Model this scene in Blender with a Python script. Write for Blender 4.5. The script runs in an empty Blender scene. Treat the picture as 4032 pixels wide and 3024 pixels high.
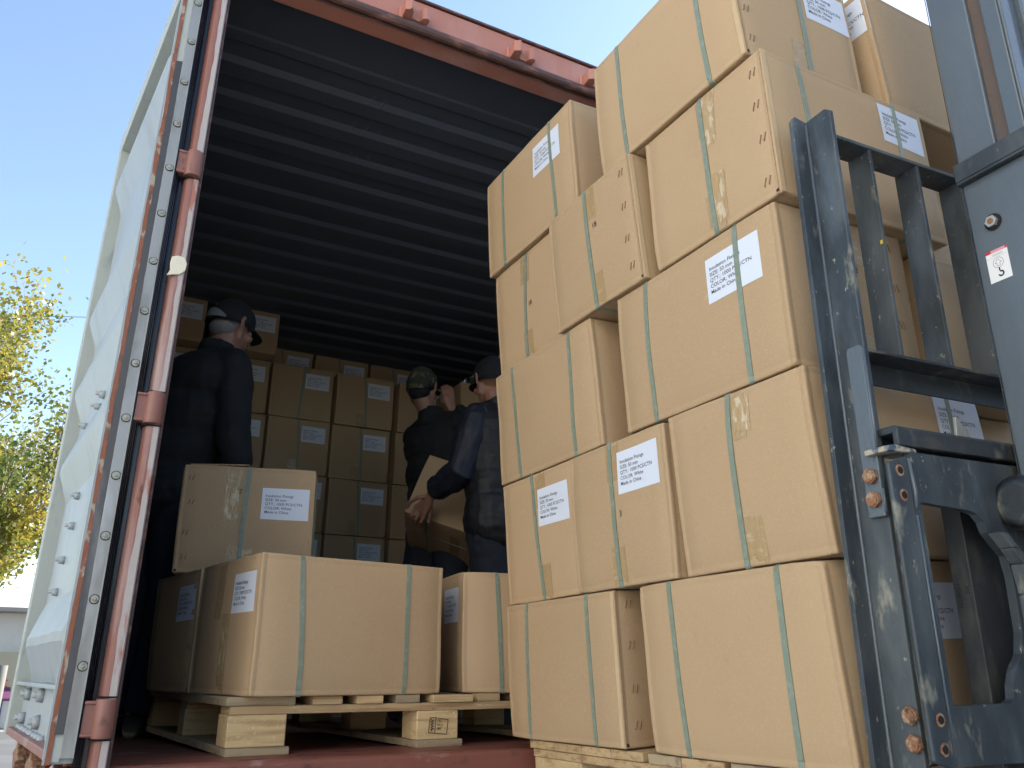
import bpy, bmesh, math, random
from mathutils import Vector, Matrix, noise
R = math.radians
PI = math.pi
sc = bpy.context.scene
col = sc.collection

# ---------------------------------------------------------------- camera (origin = the eye, +y into the container)
pitch, roll, yaw = R(19.47), R(0.12), R(27.7)
fw = Vector((math.sin(yaw)*math.cos(pitch), math.cos(yaw)*math.cos(pitch), math.sin(pitch)))
rt = Vector((math.cos(yaw), -math.sin(yaw), 0))
up = rt.cross(fw)
rt2 = math.cos(roll)*rt + math.sin(roll)*up
up2 = -math.sin(roll)*rt + math.cos(roll)*up
cam = bpy.data.cameras.new('camera'); cam.sensor_width = 36; cam.lens = 3213/4032*36
cam.clip_start = .05; cam.clip_end = 900
co = bpy.data.objects.new('camera', cam); col.objects.link(co)
co.matrix_world = Matrix((( rt2.x, up2.x, -fw.x, 0), (rt2.y, up2.y, -fw.y, 0), (rt2.z, up2.z, -fw.z, 0), (0, 0, 0, 1)))
sc.camera = co

# ---------------------------------------------------------------- sky, sun, exposure
SUN_EL, SUN_AZ = 36, 84          # azimuth measured from +y towards +x
w = bpy.data.worlds.new('World'); sc.world = w; w.use_nodes = True
nt = w.node_tree; nt.nodes.clear()
sky = nt.nodes.new('ShaderNodeTexSky'); sky.sky_type = 'NISHITA'; sky.sun_disc = False
sky.sun_elevation = R(SUN_EL); sky.sun_rotation = R(SUN_AZ); sky.air_density = 1.05; sky.dust_density = .4; sky.ozone_density = .25
bg = nt.nodes.new('ShaderNodeBackground'); bg.inputs[1].default_value = .12
ou = nt.nodes.new('ShaderNodeOutputWorld')
nt.links.new(sky.outputs[0], bg.inputs[0]); nt.links.new(bg.outputs[0], ou.inputs[0])
sd = bpy.data.lights.new('sun', 'SUN'); sd.energy = 4.8; sd.angle = R(.5); sd.color = (1, .93, .82)
so = bpy.data.objects.new('sun', sd); col.objects.link(so)
sv = Vector((math.sin(R(SUN_AZ))*math.cos(R(SUN_EL)), math.cos(R(SUN_AZ))*math.cos(R(SUN_EL)), math.sin(R(SUN_EL))))
so.rotation_euler = sv.to_track_quat('Z', 'Y').to_euler()
sc.view_settings.view_transform = 'Standard'; sc.view_settings.look = 'None'
sc.view_settings.exposure = 1.52; sc.view_settings.gamma = 1
try: sc.view_settings.use_curve_mapping = False
except Exception: pass
sc.cycles.max_bounces = 10; sc.cycles.diffuse_bounces = 6

# ---------------------------------------------------------------- helpers
def tag(o, label=None, cat=None, group=None, kind=None):
    if label: o['label'] = label
    if cat: o['category'] = cat
    if group: o['group'] = group
    if kind: o['kind'] = kind
    return o
def empty(name, M=Matrix()):
    o = bpy.data.objects.new(name, None); o.empty_display_size = .1
    col.objects.link(o); o.matrix_world = M; return o
class MB:
    def __init__(s): s.v = []; s.f = []; s.m = []; s.sm = []
    def add(s, vs, fs, mi=0, smooth=False, M=None):
        n = len(s.v)
        s.v += [tuple(M @ Vector(p)) if M else tuple(p) for p in vs]
        s.f += [tuple(i+n for i in f) for f in fs]
        s.m += [mi]*len(fs); s.sm += [smooth]*len(fs)
        return s
    def box(s, x0, x1, y0, y1, z0, z1, mi=0, M=None):
        vs = [(x, y, z) for z in (z0, z1) for y in (y0, y1) for x in (x0, x1)]
        return s.add(vs, [(0, 2, 3, 1), (4, 5, 7, 6), (0, 1, 5, 4), (2, 6, 7, 3), (0, 4, 6, 2), (1, 3, 7, 5)], mi, False, M)
    def prism(s, pts, ax, a0, a1, mi=0, M=None):
        """polygon pts in the two other axes, extruded along axis ax from a0 to a1"""
        def P(p, a):
            q = list(p); q.insert(ax, a); return tuple(q)
        n = len(pts); vs = [P(p, a0) for p in pts]+[P(p, a1) for p in pts]
        fs = [tuple(range(n))[::-1], tuple(range(n, 2*n))]+[(i, (i+1) % n, n+(i+1) % n, n+i) for i in range(n)]
        return s.add(vs, fs, mi, False, M)
    def tube(s, pts, rad, n=10, mi=0, M=None, smooth=True, caps=True, squash=None):
        pts = [Vector(p) for p in pts]; k = len(pts)
        rad = rad if isinstance(rad, (list, tuple)) else [rad]*k
        vs = []; ref = None
        for i, p in enumerate(pts):
            t = (pts[min(i+1, k-1)]-pts[max(i-1, 0)]).normalized()
            if ref is None:
                ref = Vector((0, 0, 1)) if abs(t.z) < .9 else Vector((0, 1, 0))
            a = (ref-t*ref.dot(t)).normalized(); b = t.cross(a); ref = a
            rr = rad[i]; ra, rb = (rr if isinstance(rr, (list, tuple)) else (rr, rr))
            for j in range(n):
                th = 2*PI*j/n
                vs.append(p+a*math.cos(th)*ra+b*math.sin(th)*rb)
        fs = [(i*n+j, i*n+(j+1) % n, (i+1)*n+(j+1) % n, (i+1)*n+j) for i in range(k-1) for j in range(n)]
        s.add(vs, fs, mi, smooth, M)
        if caps:
            m = len(s.v)-len(vs)
            s.f += [tuple(m+j for j in range(n))[::-1], tuple(m+(k-1)*n+j for j in range(n))]; s.m += [mi]*2; s.sm += [False]*2
        return s
    def ball(s, c, r, n=14, mi=0, rot=None, M=None):
        """ellipsoid, r = (rx, ry, rz)"""
        r = r if isinstance(r, (tuple, list)) else (r, r, r); vs = []; fs = []
        h = n//2
        for i in range(h+1):
            ph = PI*i/h
            for j in range(n):
                th = 2*PI*j/n
                p = Vector((r[0]*math.sin(ph)*math.cos(th), r[1]*math.sin(ph)*math.sin(th), r[2]*math.cos(ph)))
                if rot: p = rot @ p
                vs.append(p+Vector(c))
        for i in range(h):
            for j in range(n): fs.append((i*n+j, (i+1)*n+j, (i+1)*n+(j+1) % n, i*n+(j+1) % n))
        return s.add(vs, fs, mi, True, M)
    def build(s, name, mats, parent=None, M=None, bevel=0, weld=False):
        me = bpy.data.meshes.new(name); me.from_pydata([tuple(v) for v in s.v], [], s.f)
        for m in (mats if isinstance(mats, (list, tuple)) else [mats]): me.materials.append(m)
        me.polygons.foreach_set('material_index', s.m); me.polygons.foreach_set('use_smooth', s.sm)
        me.update()
        if weld:
            b = bmesh.new(); b.from_mesh(me); bmesh.ops.remove_doubles(b, verts=b.verts, dist=1e-5); b.to_mesh(me); b.free()
        o = bpy.data.objects.new(name, me); col.objects.link(o)
        if parent:
            o.parent = parent
        if M: o.matrix_world = M
        if bevel:
            md = o.modifiers.new('bevel', 'BEVEL'); md.width = bevel; md.segments = 2; md.limit_method = 'ANGLE'; md.angle_limit = R(35)
        return o

# ---------------------------------------------------------------- materials
def mat(name, base, rough=.6, metal=0, layers=(), bump=None, spec=None, sheen=0, base2=None, coord='Object', rnd=0, trans=0):
    """layers: (colour, scale, lo, hi, stretch(x,y,z), detail[, rough]) ; bump: (scale, strength, stretch)"""
    m = bpy.data.materials.new(name); m.use_nodes = True; n = m.node_tree.nodes; L = m.node_tree.links
    b = n['Principled BSDF']; b.inputs['Roughness'].default_value = rough; b.inputs['Metallic'].default_value = metal
    if spec is not None: b.inputs['Specular IOR Level'].default_value = spec
    tc = n.new('ShaderNodeTexCoord'); vec = tc.outputs[coord]
    oi = n.new('ShaderNodeObjectInfo')
    ad = n.new('ShaderNodeVectorMath'); ad.operation = 'MULTIPLY_ADD'
    cx = n.new('ShaderNodeCombineXYZ')
    for i in range(3): L.new(oi.outputs['Random'], cx.inputs[i])
    L.new(cx.outputs[0], ad.inputs[0]); ad.inputs[1].default_value = (17, 31, 23); L.new(vec, ad.inputs[2]); vec = ad.outputs[0]
    def nz(scale, stretch, detail):
        mp = n.new('ShaderNodeMapping'); mp.inputs['Scale'].default_value = stretch; L.new(vec, mp.inputs[0])
        t = n.new('ShaderNodeTexNoise'); t.inputs['Scale'].default_value = scale; t.inputs['Detail'].default_value = detail
        t.inputs['Roughness'].default_value = .6
        L.new(mp.outputs[0], t.inputs[0]); return t.outputs[0]
    def rgb(c):
        q = n.new('ShaderNodeRGB'); q.outputs[0].default_value = (*c, 1); return q.outputs[0]
    cur = rgb(base)
    if base2:
        mx = n.new('ShaderNodeMix'); mx.data_type = 'RGBA'
        L.new(nz(3.5, (1, 1, 1), 4), mx.inputs[0]); L.new(cur, mx.inputs[6]); mx.inputs[7].default_value = (*base2, 1); cur = mx.outputs[2]
    if rnd:
        hs = n.new('ShaderNodeHueSaturation'); mr = n.new('ShaderNodeMapRange')
        mr.inputs[3].default_value = 1-rnd; mr.inputs[4].default_value = 1+rnd
        L.new(oi.outputs['Random'], mr.inputs[0]); L.new(mr.outputs[0], hs.inputs['Value']); L.new(cur, hs.inputs['Color']); cur = hs.outputs[0]
    ro = None
    for ly in layers:
        c, s_, lo, hi, st, dt = ly[:6]
        cr = n.new('ShaderNodeMapRange'); cr.inputs[1].default_value = lo; cr.inputs[2].default_value = hi
        L.new(nz(s_, st, dt), cr.inputs[0])
        mx = n.new('ShaderNodeMix'); mx.data_type = 'RGBA'
        L.new(cr.outputs[0], mx.inputs[0]); L.new(cur, mx.inputs[6]); mx.inputs[7].default_value = (*c, 1); cur = mx.outputs[2]
        if len(ly) > 6:
            mf = n.new('ShaderNodeMix'); mf.data_type = 'FLOAT'; L.new(cr.outputs[0], mf.inputs[0])
            if ro is None: mf.inputs[2].default_value = rough
            else: L.new(ro, mf.inputs[2])
            mf.inputs[3].default_value = ly[6]; ro = mf.outputs[0]
    L.new(cur, b.inputs['Base Color'])
    if ro is not None: L.new(ro, b.inputs['Roughness'])
    if bump:
        last = None
        for (s_, stg, st) in (bump if isinstance(bump, list) else [bump]):
            bp = n.new('ShaderNodeBump'); bp.inputs['Strength'].default_value = stg; bp.inputs['Distance'].default_value = .004
            L.new(nz(s_, st, 3), bp.inputs['Height'])
            if last: L.new(last, bp.inputs['Normal'])
            last = bp.outputs[0]
        L.new(last, b.inputs['Normal'])
    return m
U1 = (1, 1, 1)
M = {}
M['card'] = mat('cardboard', (.455, .318, .182), .78, base2=(.42, .286, .158), rnd=.06,
    layers=[((.49, .355, .225), 240, .50, .85, U1, 2), ((.39, .265, .15), 70, .70, .85, (1, 1, .3), 2), ((.55, .45, .33), 6, .69, .84, (1, 1, 2.2), 7)],
    bump=[(4, .30, U1), (420, .06, (1, 1, .08)), (30, .05, U1)])
M['cardpale'] = mat('cardboard_pale', (.54, .40, .235), .75, layers=[((.48, .34, .19), 90, .5, .8, (1, 1, .3), 3)], bump=(60, .1, (1, 1, .2)))
M['cardedge'] = mat('card_edge', (.36, .24, .14), .85, layers=[((.25, .16, .09), 150, .45, .6, U1, 2)])
M['paper'] = mat('label_paper', (.66, .71, .80), .55, bump=(20, .05, U1))
M['ink'] = mat('ink', (.035, .035, .05), .6)
M['stamp'] = mat('stamp_ink', (.05, .035, .03), .7)
M['strap'] = mat('strap_plastic', (.205, .248, .190), .42, layers=[((.25, .295, .235), 60, .5, .7, U1, 2)], bump=(500, .25, (.2, .2, 1)))
M['tape'] = mat('packing_tape', (.40, .275, .140), .22, layers=[((.50, .40, .26), 30, .55, .75, (1, 1, 3), 5)], bump=[(45, .5, (1, 1, .35)), (120, .3, U1)])
M['tapeshine'] = mat('creased_tape_shine', (.57, .47, .32), .15, layers=[((.43, .30, .15), 60, .42, .5, (1, 1, .4), 4)], bump=[(70, 1, (1, 1, .4))])  # pale colour paints in the whitish shine of creased tape
M['staple'] = mat('staple_copper', (.30, .19, .12), .5, metal=.5)
M['dark'] = mat('shadow_gap', (.03, .022, .015), .9)
dirt = (.30, .29, .22)
M['fork'] = mat('forklift_paint', (.028, .037, .045), .45, base2=(.035, .045, .054),
    layers=[((.10, .13, .16), 9, .5, .75, (1, 1, .3), 6, .6), ((.12, .135, .14), 7, .46, .74, (1, 1, .35), 8, .7), (dirt, 26, .60, .76, (1, 1, .4), 10, .85), (dirt, 75, .66, .72, (1, 1, .7), 4, .85), ((.18, .07, .03), 24, .72, .76, U1, 6, .8)],
    bump=[(90, .10, U1), (12, .10, U1)])
M['forkglare'] = mat('forklift_paint_glare', (.105, .128, .150), .28, base2=(.088, .110, .130),
    layers=[((.11, .14, .17), 6, .55, .8, (1, 1, .3), 6, .5), ((.24, .24, .21), 30, .73, .77, U1, 5, .8)], bump=[(150, .22, U1), (10, .16, U1)])  # base colour raised to paint in the sky glare on the mast
M['forkdirty'] = mat('forklift_paint_dusty', (.028, .035, .042), .5,
    layers=[((.20, .195, .15), 17, .53, .72, (1, 1, .6), 10, .9), ((.05, .05, .05), 20, .58, .66, U1, 5, .8)], bump=[(80, .3, U1)])
M['forkdark'] = mat('fork_steel', (.022, .025, .028), .55, layers=[((.075, .075, .065), 26, .5, .8, (1, 1, .4), 8), ((.16, .15, .12), 60, .70, .78, U1, 5)], bump=[(60, .3, U1)])
M['edgeworn'] = mat('worn_edge', (.42, .37, .28), .6, layers=[((.07, .10, .14), 45, .45, .55, U1, 5)])
M['rust'] = mat('rusty_steel', (.26, .12, .06), .75, layers=[((.36, .27, .17), 90, .5, .62, U1, 6), ((.09, .05, .035), 50, .55, .65, U1, 5)], bump=[(120, .6, U1)])
M['rustgroove'] = mat('rusty_groove', (.10, .072, .058), .7, layers=[((.15, .08, .045), 14, .5, .7, (1, 1, .3), 6), ((.07, .085, .10), 20, .6, .7, (1, 1, .3), 5)], bump=[(90, .4, U1)])
M['hole'] = mat('hole_dark', (.012, .010, .009), .9)
M['zinc'] = mat('zinc', (.55, .55, .52), .35, metal=.6)
M['red'] = mat('container_red', (.43, .175, .125), .5, base2=(.47, .205, .15),
    layers=[((.50, .28, .24), 4, .5, .7, (1, 1, .25), 6), ((.15, .075, .05), 26, .70, .75, (1, 1, .5), 6, .8), ((.60, .52, .48), 60, .76, .80, (1, 1, .4), 4)],
    bump=[(40, .08, U1)])
M['redworn'] = mat('container_red_worn', (.25, .095, .07), .5, base2=(.29, .135, .11),
    layers=[((.44, .33, .30), 7, .56, .70, (1, 1, .12), 7), ((.16, .075, .045), 20, .66, .70, (1, 1, .35), 8, .85)], bump=[(50, .2, U1)])
M['hinge'] = mat('hinge_red', (.23, .09, .068), .5, base2=(.28, .13, .10), layers=[((.15, .07, .05), 30, .62, .68, (1, 1, .5), 7), ((.42, .34, .28), 45, .70, .74, U1, 5)], bump=[(50, .3, U1)])
M['palewear'] = mat('worn_pale_paint', (.46, .42, .39), .6, base2=(.40, .34, .32), layers=[((.36, .15, .11), 18, .56, .62, (1, 1, .2), 8), ((.13, .07, .05), 24, .68, .73, (1, 1, .3), 8)], bump=[(60, .3, U1)])
M['redfloor'] = mat('sill_red', (.17, .055, .038), .5, base2=(.22, .075, .052),
    layers=[((.36, .26, .22), 10, .60, .70, (.4, 1, 1), 8), ((.07, .035, .026), 16, .56, .68, (.5, 1, 1), 8, .8)], bump=[(60, .35, U1)])
M['gutter'] = mat('gutter_grimy', (.085, .040, .032), .5, layers=[((.22, .10, .075), 30, .52, .66, (.4, 1, 1), 7), ((.04, .045, .055), 12, .6, .7, (.4, 1, 1), 6)], bump=[(40, .5, (.4, 1, 1))])
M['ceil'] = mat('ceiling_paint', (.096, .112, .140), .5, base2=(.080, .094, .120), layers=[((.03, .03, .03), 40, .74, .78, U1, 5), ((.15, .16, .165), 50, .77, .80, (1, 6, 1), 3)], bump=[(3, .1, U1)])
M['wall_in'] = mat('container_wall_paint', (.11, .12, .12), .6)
M['wall_out'] = mat('container_outside_paint', (.40, .15, .11), .55, layers=[((.15, .075, .05), 12, .68, .75, U1, 6)])
M['ply'] = mat('plywood_floor', (.10, .06, .038), .7, layers=[((.055, .035, .025), 5, .5, .7, (6, .5, 1), 6)])
M['doorpaint'] = mat('door_grey_paint', (.36, .40, .41), .42, base2=(.30, .335, .345),
    layers=[((.25, .24, .22), 9, .58, .80, (1, 1, .12), 8), ((.27, .29, .29), 6, .52, .75, (1, 1, .25), 7), ((.28, .20, .15), 26, .72, .76, (1, 1, .4), 7, .8)], bump=[(12, .25, U1), (70, .1, U1)])
M['doorframe'] = mat('door_frame_paint', (.44, .47, .42), .5, base2=(.38, .41, .38),
    layers=[((.27, .29, .29), 8, .58, .68, (1, 1, .4), 6), ((.22, .12, .08), 30, .70, .74, (1, 1, .4), 7, .8)], bump=[(30, .15, U1)])
M['doorrust'] = mat('door_rust_edge', (.24, .085, .045), .7, layers=[((.36, .31, .24), 40, .56, .62, (1, 1, .5), 7), ((.13, .07, .045), 26, .58, .64, (1, 1, .5), 6)], bump=[(60, .7, U1)])
M['rubber'] = mat('gasket_rubber', (.035, .038, .045), .45, layers=[((.14, .15, .16), 9, .55, .75, (1, 1, .3), 6)], bump=[(200, .2, (1, 1, 3))])
M['blackrubber'] = mat('gasket_lip', (.010, .011, .016), .18)
M['alu'] = mat('retainer_strip', (.34, .34, .33), .45, metal=.35, layers=[((.20, .19, .16), 8, .5, .7, (1, 1, .3), 6), ((.55, .56, .55), 5, .6, .75, (1, 1, .3), 4)], bump=[(30, .15, U1)])
M['stud'] = mat('stud_metal', (.36, .36, .31), .5, metal=.3, layers=[((.20, .17, .12), 120, .5, .65, U1, 4)])
M['putty'] = mat('cream_sealant', (.72, .68, .52), .5, bump=[(30, .3, U1)])
M['wood'] = mat('pallet_wood', (.54, .385, .20), .75, base2=(.40, .275, .145), rnd=.18,
    layers=[((.26, .155, .07), 11, .48, .66, (.25, 2.5, 7), 8), ((.13, .09, .05), 20, .66, .72, (.8, 1, 2), 6), ((.66, .54, .34), 60, .62, .8, (.2, 1, 2), 3), ((.17, .10, .05), 9, .78, .82, U1, 4)], bump=[(90, .25, (.15, 1, 1))])
M['woodblock'] = mat('pallet_block_wood', (.62, .47, .25), .8, base2=(.50, .355, .175), rnd=.10,
    layers=[((.34, .21, .10), 9, .50, .72, (.4, 1.5, 6), 8), ((.20, .13, .07), 26, .70, .76, U1, 5), ((.74, .64, .44), 120, .6, .8, (1, 1, 1), 3)], bump=[(120, .35, U1)])
M['woodold'] = mat('pallet_wood_grey', (.30, .245, .165), .85, base2=(.42, .31, .175), rnd=.15,
    layers=[((.15, .12, .09), 12, .52, .75, (.35, 3, 6), 7), ((.52, .44, .30), 30, .62, .8, U1, 4)], bump=[(90, .4, (.2, 1, 1))])
M['woodend'] = mat('pallet_wood_end', (.60, .50, .35), .9, rnd=.2, layers=[((.14, .11, .08), 55, .56, .64, U1, 6), ((.74, .68, .55), 40, .55, .7, U1, 4)], bump=[(150, .8, U1)])

# ---------------------------------------------------------------- text as flat meshes
def text_mesh(lines, size, lh, sx=1.0, align='LEFT'):
    """returns (verts2d, faces) of several text lines, first baseline at y=0"""
    V = []; F = []
    for i, ln in enumerate(lines):
        c = bpy.data.curves.new('t', 'FONT'); c.body = ln; c.size = size; c.resolution_u = 2; c.align_x = align; c.fill_mode = 'FRONT'; c.offset = size*.005
        o = bpy.data.objects.new('t', c); col.objects.link(o)
        bpy.context.view_layer.update()
        me = bpy.data.meshes.new_from_object(o.evaluated_get(bpy.context.evaluated_depsgraph_get()))
        n = len(V); V += [(v.co.x*sx, v.co.y-i*lh) for v in me.vertices]; F += [tuple(k+n for k in p.vertices) for p in me.polygons]
        bpy.data.objects.remove(o); bpy.data.curves.remove(c); bpy.data.meshes.remove(me)
    return V, F
TXT = {s: text_mesh(['Insulation Fixings', 'SIZE: %s mm' % s, 'QTY.: 1000 PCS/CTN', 'COLOR: White', 'Made in China'], .0128, .0138, 1.0) for s in ('30', '50')}
wmax = max(v[0] for v in TXT['50'][0])
TXT = {k: ([(x*.122/wmax, y) for x, y in V], F) for k, (V, F) in TXT.items()}
NUM = {s: text_mesh([s], .022, 0, .9) for s in ('18', '8', '3', 'Z', '17')}

# ---------------------------------------------------------------- cartons
FACES = {'-x': (Vector((-1, 0, 0)), Vector((0, -1, 0)), Vector((0, 0, 1))), '+x': (Vector((1, 0, 0)), Vector((0, 1, 0)), Vector((0, 0, 1))),
         '-y': (Vector((0, -1, 0)), Vector((1, 0, 0)), Vector((0, 0, 1))), '+y': (Vector((0, 1, 0)), Vector((-1, 0, 0)), Vector((0, 0, 1))),
         'bot': (Vector((0, 0, -1)), Vector((1, 0, 0)), Vector((0, 1, 0))), 'top': (Vector((0, 0, 1)), Vector((1, 0, 0)), Vector((0, 1, 0)))}
class Shape:
    def __init__(s, L, W, H, seed, bulge=.004, r=.0042):
        s.h = Vector((L/2, W/2, H/2)); s.r = r; s.H = H; s.seed = seed
        rn = random.Random(seed); s.b = {k: bulge*rn.uniform(.3, 1.3) for k in FACES}; s.b['bot'] *= .3; s.b['top'] *= .3
        s.dents = [(rn.choice((-1, 1)), rn.choice((-1, 1)), rn.choice((-1, 1)), rn.uniform(.0004, .0028)) for _ in range(4)]; s.bites = (-L*.285, L*.285)
        s.tap = rn.uniform(-.004, .004), rn.uniform(-.003, .003)
    def map(s, q, off=0):
        q = Vector(q); h = s.h; r = s.r
        inner = Vector([max(-(h[i]-r), min(h[i]-r, q[i])) for i in range(3)]); d = q-inner
        if d.length > 1e-9:
            p = inner+d.normalized()*(r+off)
        else: p = q.copy()
        u = [q[i]/h[i] for i in range(3)]
        for k, (nn, a, b) in FACES.items():
            t = sum(nn[i]*u[i] for i in range(3))
            if t > .93:
                uu = sum(a[i]*u[i] for i in range(3)); vv = sum(b[i]*u[i] for i in range(3))
                p += nn*s.b[k]*max(0, math.cos(uu*PI/2))*max(0, math.cos(vv*PI/2))*min(1, (t-.93)/.05)
        for (cx_, cy_, cz_, amt) in s.dents:
            dd = (q-Vector((cx_*h.x, cy_*h.y, cz_*h.z))).length
            if dd < .035: p -= Vector((cx_, cy_, cz_))*amt*(1-dd/.035)**1.5
        if abs(u[2]) > .93:          # the straps bite into the edges
            for sx_ in s.bites:
                g = math.exp(-((q.x-sx_)/.009)**2)
                if abs(u[1]) > .93: p.y -= math.copysign(.0022*g, u[1]); p.z -= math.copysign(.0022*g, u[2])
            if abs(u[0]) > .93:
                g = math.exp(-(q.y/.010)**2); p.x -= math.copysign(.0022*g, u[0]); p.z -= math.copysign(.0018*g, u[2])
        nzv = noise.noise_vector(Vector(q)*5+Vector((s.seed*7.3, s.seed*3.1, 0)))
        for i in range(3):          # scored fold lines beside the edges
            g = math.exp(-((h[i]-.0145-abs(q[i]))/.0022)**2)
            for j in range(3):
                if j != i and abs(u[j]) > .999 and off == 0: p[j] -= math.copysign(.0013*g*(1 if i < 2 else .7), u[j])
        p += Vector((nzv.x, nzv.y, nzv.z*.5))*.0035
        p.x += s.tap[0]*u[2]; p.y += s.tap[1]*u[2]
        p.z += s.H/2
        return p
    def face(s, f, u, v, off=0):
        """u right in metres from the face centre, v up in metres from the face's bottom (or centre for top/bottom)"""
        nn, a, b = FACES[f]; half = abs(nn.dot(s.h))
        q = nn*half+a*u+b*(v-(s.h.z if f not in ('top', 'bot') else 0))
        return s.map(q, off)
def axis_steps(h, r, n):
    a = [-h, -h+.3*r, -h+.62*r, -h+r, -h+.0115, -h+.0145, -h+.0175]; m = [(-h+.0175)+(2*h-.035)*i/n for i in range(1, n)]
    return a+m+[-x for x in a[::-1]]
def body_mesh(s, n=9):
    mb = MB(); idx = {}
    def vid(q):
        k = (round(q[0], 5), round(q[1], 5), round(q[2], 5))
        if k not in idx:
            idx[k] = len(mb.v); mb.v.append(tuple(s.map(q)))
        return idx[k]
    st = [axis_steps(s.h[i], s.r, n) for i in range(3)]
    for k, (nn, a, b) in FACES.items():
        ia = [i for i in range(3) if abs(a[i]) > .5][0]; ib = [i for i in range(3) if abs(b[i]) > .5][0]; iN = [i for i in range(3) if abs(nn[i]) > .5][0]
        A = [x*a[ia] for x in st[ia]]; B = [x*b[ib] for x in st[ib]]
        if a[ia] < 0: A = A[::1]
        for i in range(len(A)-1):
            for j in range(len(B)-1):
                def Q(x, y):
                    q = [0, 0, 0]; q[iN] = nn[iN]*s.h[iN]; q[ia] = x; q[ib] = y; return q
                f = (vid(Q(A[i], B[j])), vid(Q(A[i+1], B[j])), vid(Q(A[i+1], B[j+1])), vid(Q(A[i], B[j+1])))
                mb.f.append(f); mb.m.append(0); mb.sm.append(True)
    return mb
def strap_mesh(s, ax, pos, skew=0, wd=.0135, lift=.0012):
    """ax 'x': loop round the short way at x=pos ; 'y': loop round the long way at y=pos"""
    i0 = 0 if ax == 'x' else 1; i1 = 1 if ax == 'x' else 0
    h1 = s.h[i1]; hz = s.h.z; r = s.r
    A = axis_steps(h1, r, 6); Z = axis_steps(hz, r, 8)
    loop = [(a, -hz) for a in A]+[(h1, z) for z in Z[1:]]+[(a, hz) for a in A[::-1][1:]]+[(-h1, z) for z in Z[::-1][1:-1]]
    vs = []; fs = []
    for a, z in loop:
        sk = skew*(z/hz)
        for off, dw in ((lift+.0012, -wd/2), (lift+.0012, wd/2), (lift-.0008, wd/2), (lift-.0008, -wd/2)):
            q = [0, 0, z]; q[i0] = pos+sk+dw; q[i1] = a
            nn = Vector((0, 0, 0)); 
            e1 = max(0, abs(a)-(h1-r))/r; ez = max(0, abs(z)-(hz-r))/r
            nn[i1] = math.copysign(e1, a) if e1 else 0; nn[2] = math.copysign(ez, z) if ez else 0
            p = s.map(q)
            if nn.length: p += nn.normalized()*off
            vs.append(p)
    n = len(loop)
    for i in range(n):
        j = (i+1) % n
        for k in range(4):
            l = (k+1) % 4; fs.append((i*4+k, i*4+l, j*4+l, j*4+k))
    return MB().add(vs, fs, 0, False)
def patch(s, f, u0, u1, v0, v1, off, nu=5, nv=5, ang=0, ragged=0, rn=None, mi=0, mb=None):
    cu, cv = (u0+u1)/2, (v0+v1)/2; vs = []
    for j in range(nv+1):
        for i in range(nu+1):
            u = u0+(u1-u0)*i/nu-cu; v = v0+(v1-v0)*j/nv-cv
            if ragged and rn and j in (0, nv): v += rn.uniform(-ragged, ragged)
            vs.append(s.face(f, cu+u*math.cos(ang)-v*math.sin(ang), cv+u*math.sin(ang)+v*math.cos(ang), off)+FACES[f][0]*0)
    fs = [(j*(nu+1)+i, j*(nu+1)+i+1, (j+1)*(nu+1)+i+1, (j+1)*(nu+1)+i) for j in range(nv) for i in range(nu)]
    mb = mb or MB(); mb.add(vs, fs, mi, False); return mb
def label_mesh(s, f, u, v, kind='50', ang=0):
    """u,v: centre of the label"""
    Wd, Hd = .156, .106
    mb = patch(s, f, u-Wd/2, u+Wd/2, v-Hd/2, v+Hd/2, .0007, 6, 5, ang)
    V, F = TXT[kind]; vs = []
    for x, y in V:
        a = x-Wd/2+.011; b = y+Hd/2-.0305
        vs.append(s.face(f, u+a*math.cos(ang)-b*math.sin(ang), v+a*math.sin(ang)+b*math.cos(ang), .0012))
    mb.add(vs, F, 1); return mb
def num_mesh(s, f, u, v, t, ang=0, sc_=1):
    V, F = NUM[t]
    return MB().add([s.face(f, u+(x*math.cos(ang)-y*math.sin(ang))*sc_, v+(x*math.sin(ang)+y*math.cos(ang))*sc_, .0016) for x, y in V], F, 0)
def staple_mesh(s, f, u, v, sgn=1):
    mb = MB()
    for du in (-.006, .006):
        for th in (0,):
            a, b = (u+du-.0028*sgn, v-.009), (u+du+.0028*sgn, v+.009)
            pts = [s.face(f, *a, -.001), s.face(f, a[0]+.0003*sgn, a[1]+.001, .0016), s.face(f, b[0]-.0003*sgn, b[1]-.001, .0016), s.face(f, *b, -.001)]
            mb.tube(pts, [.0012, .0013, .0013, .0012], 6)
    return mb
CG = {'s': 'cartons stacked on the forklift pallet', 'p': 'cartons on the pallet inside the container', 'w': 'cartons in the back wall of boxes', 'h': 'cartons being handled'}
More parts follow.
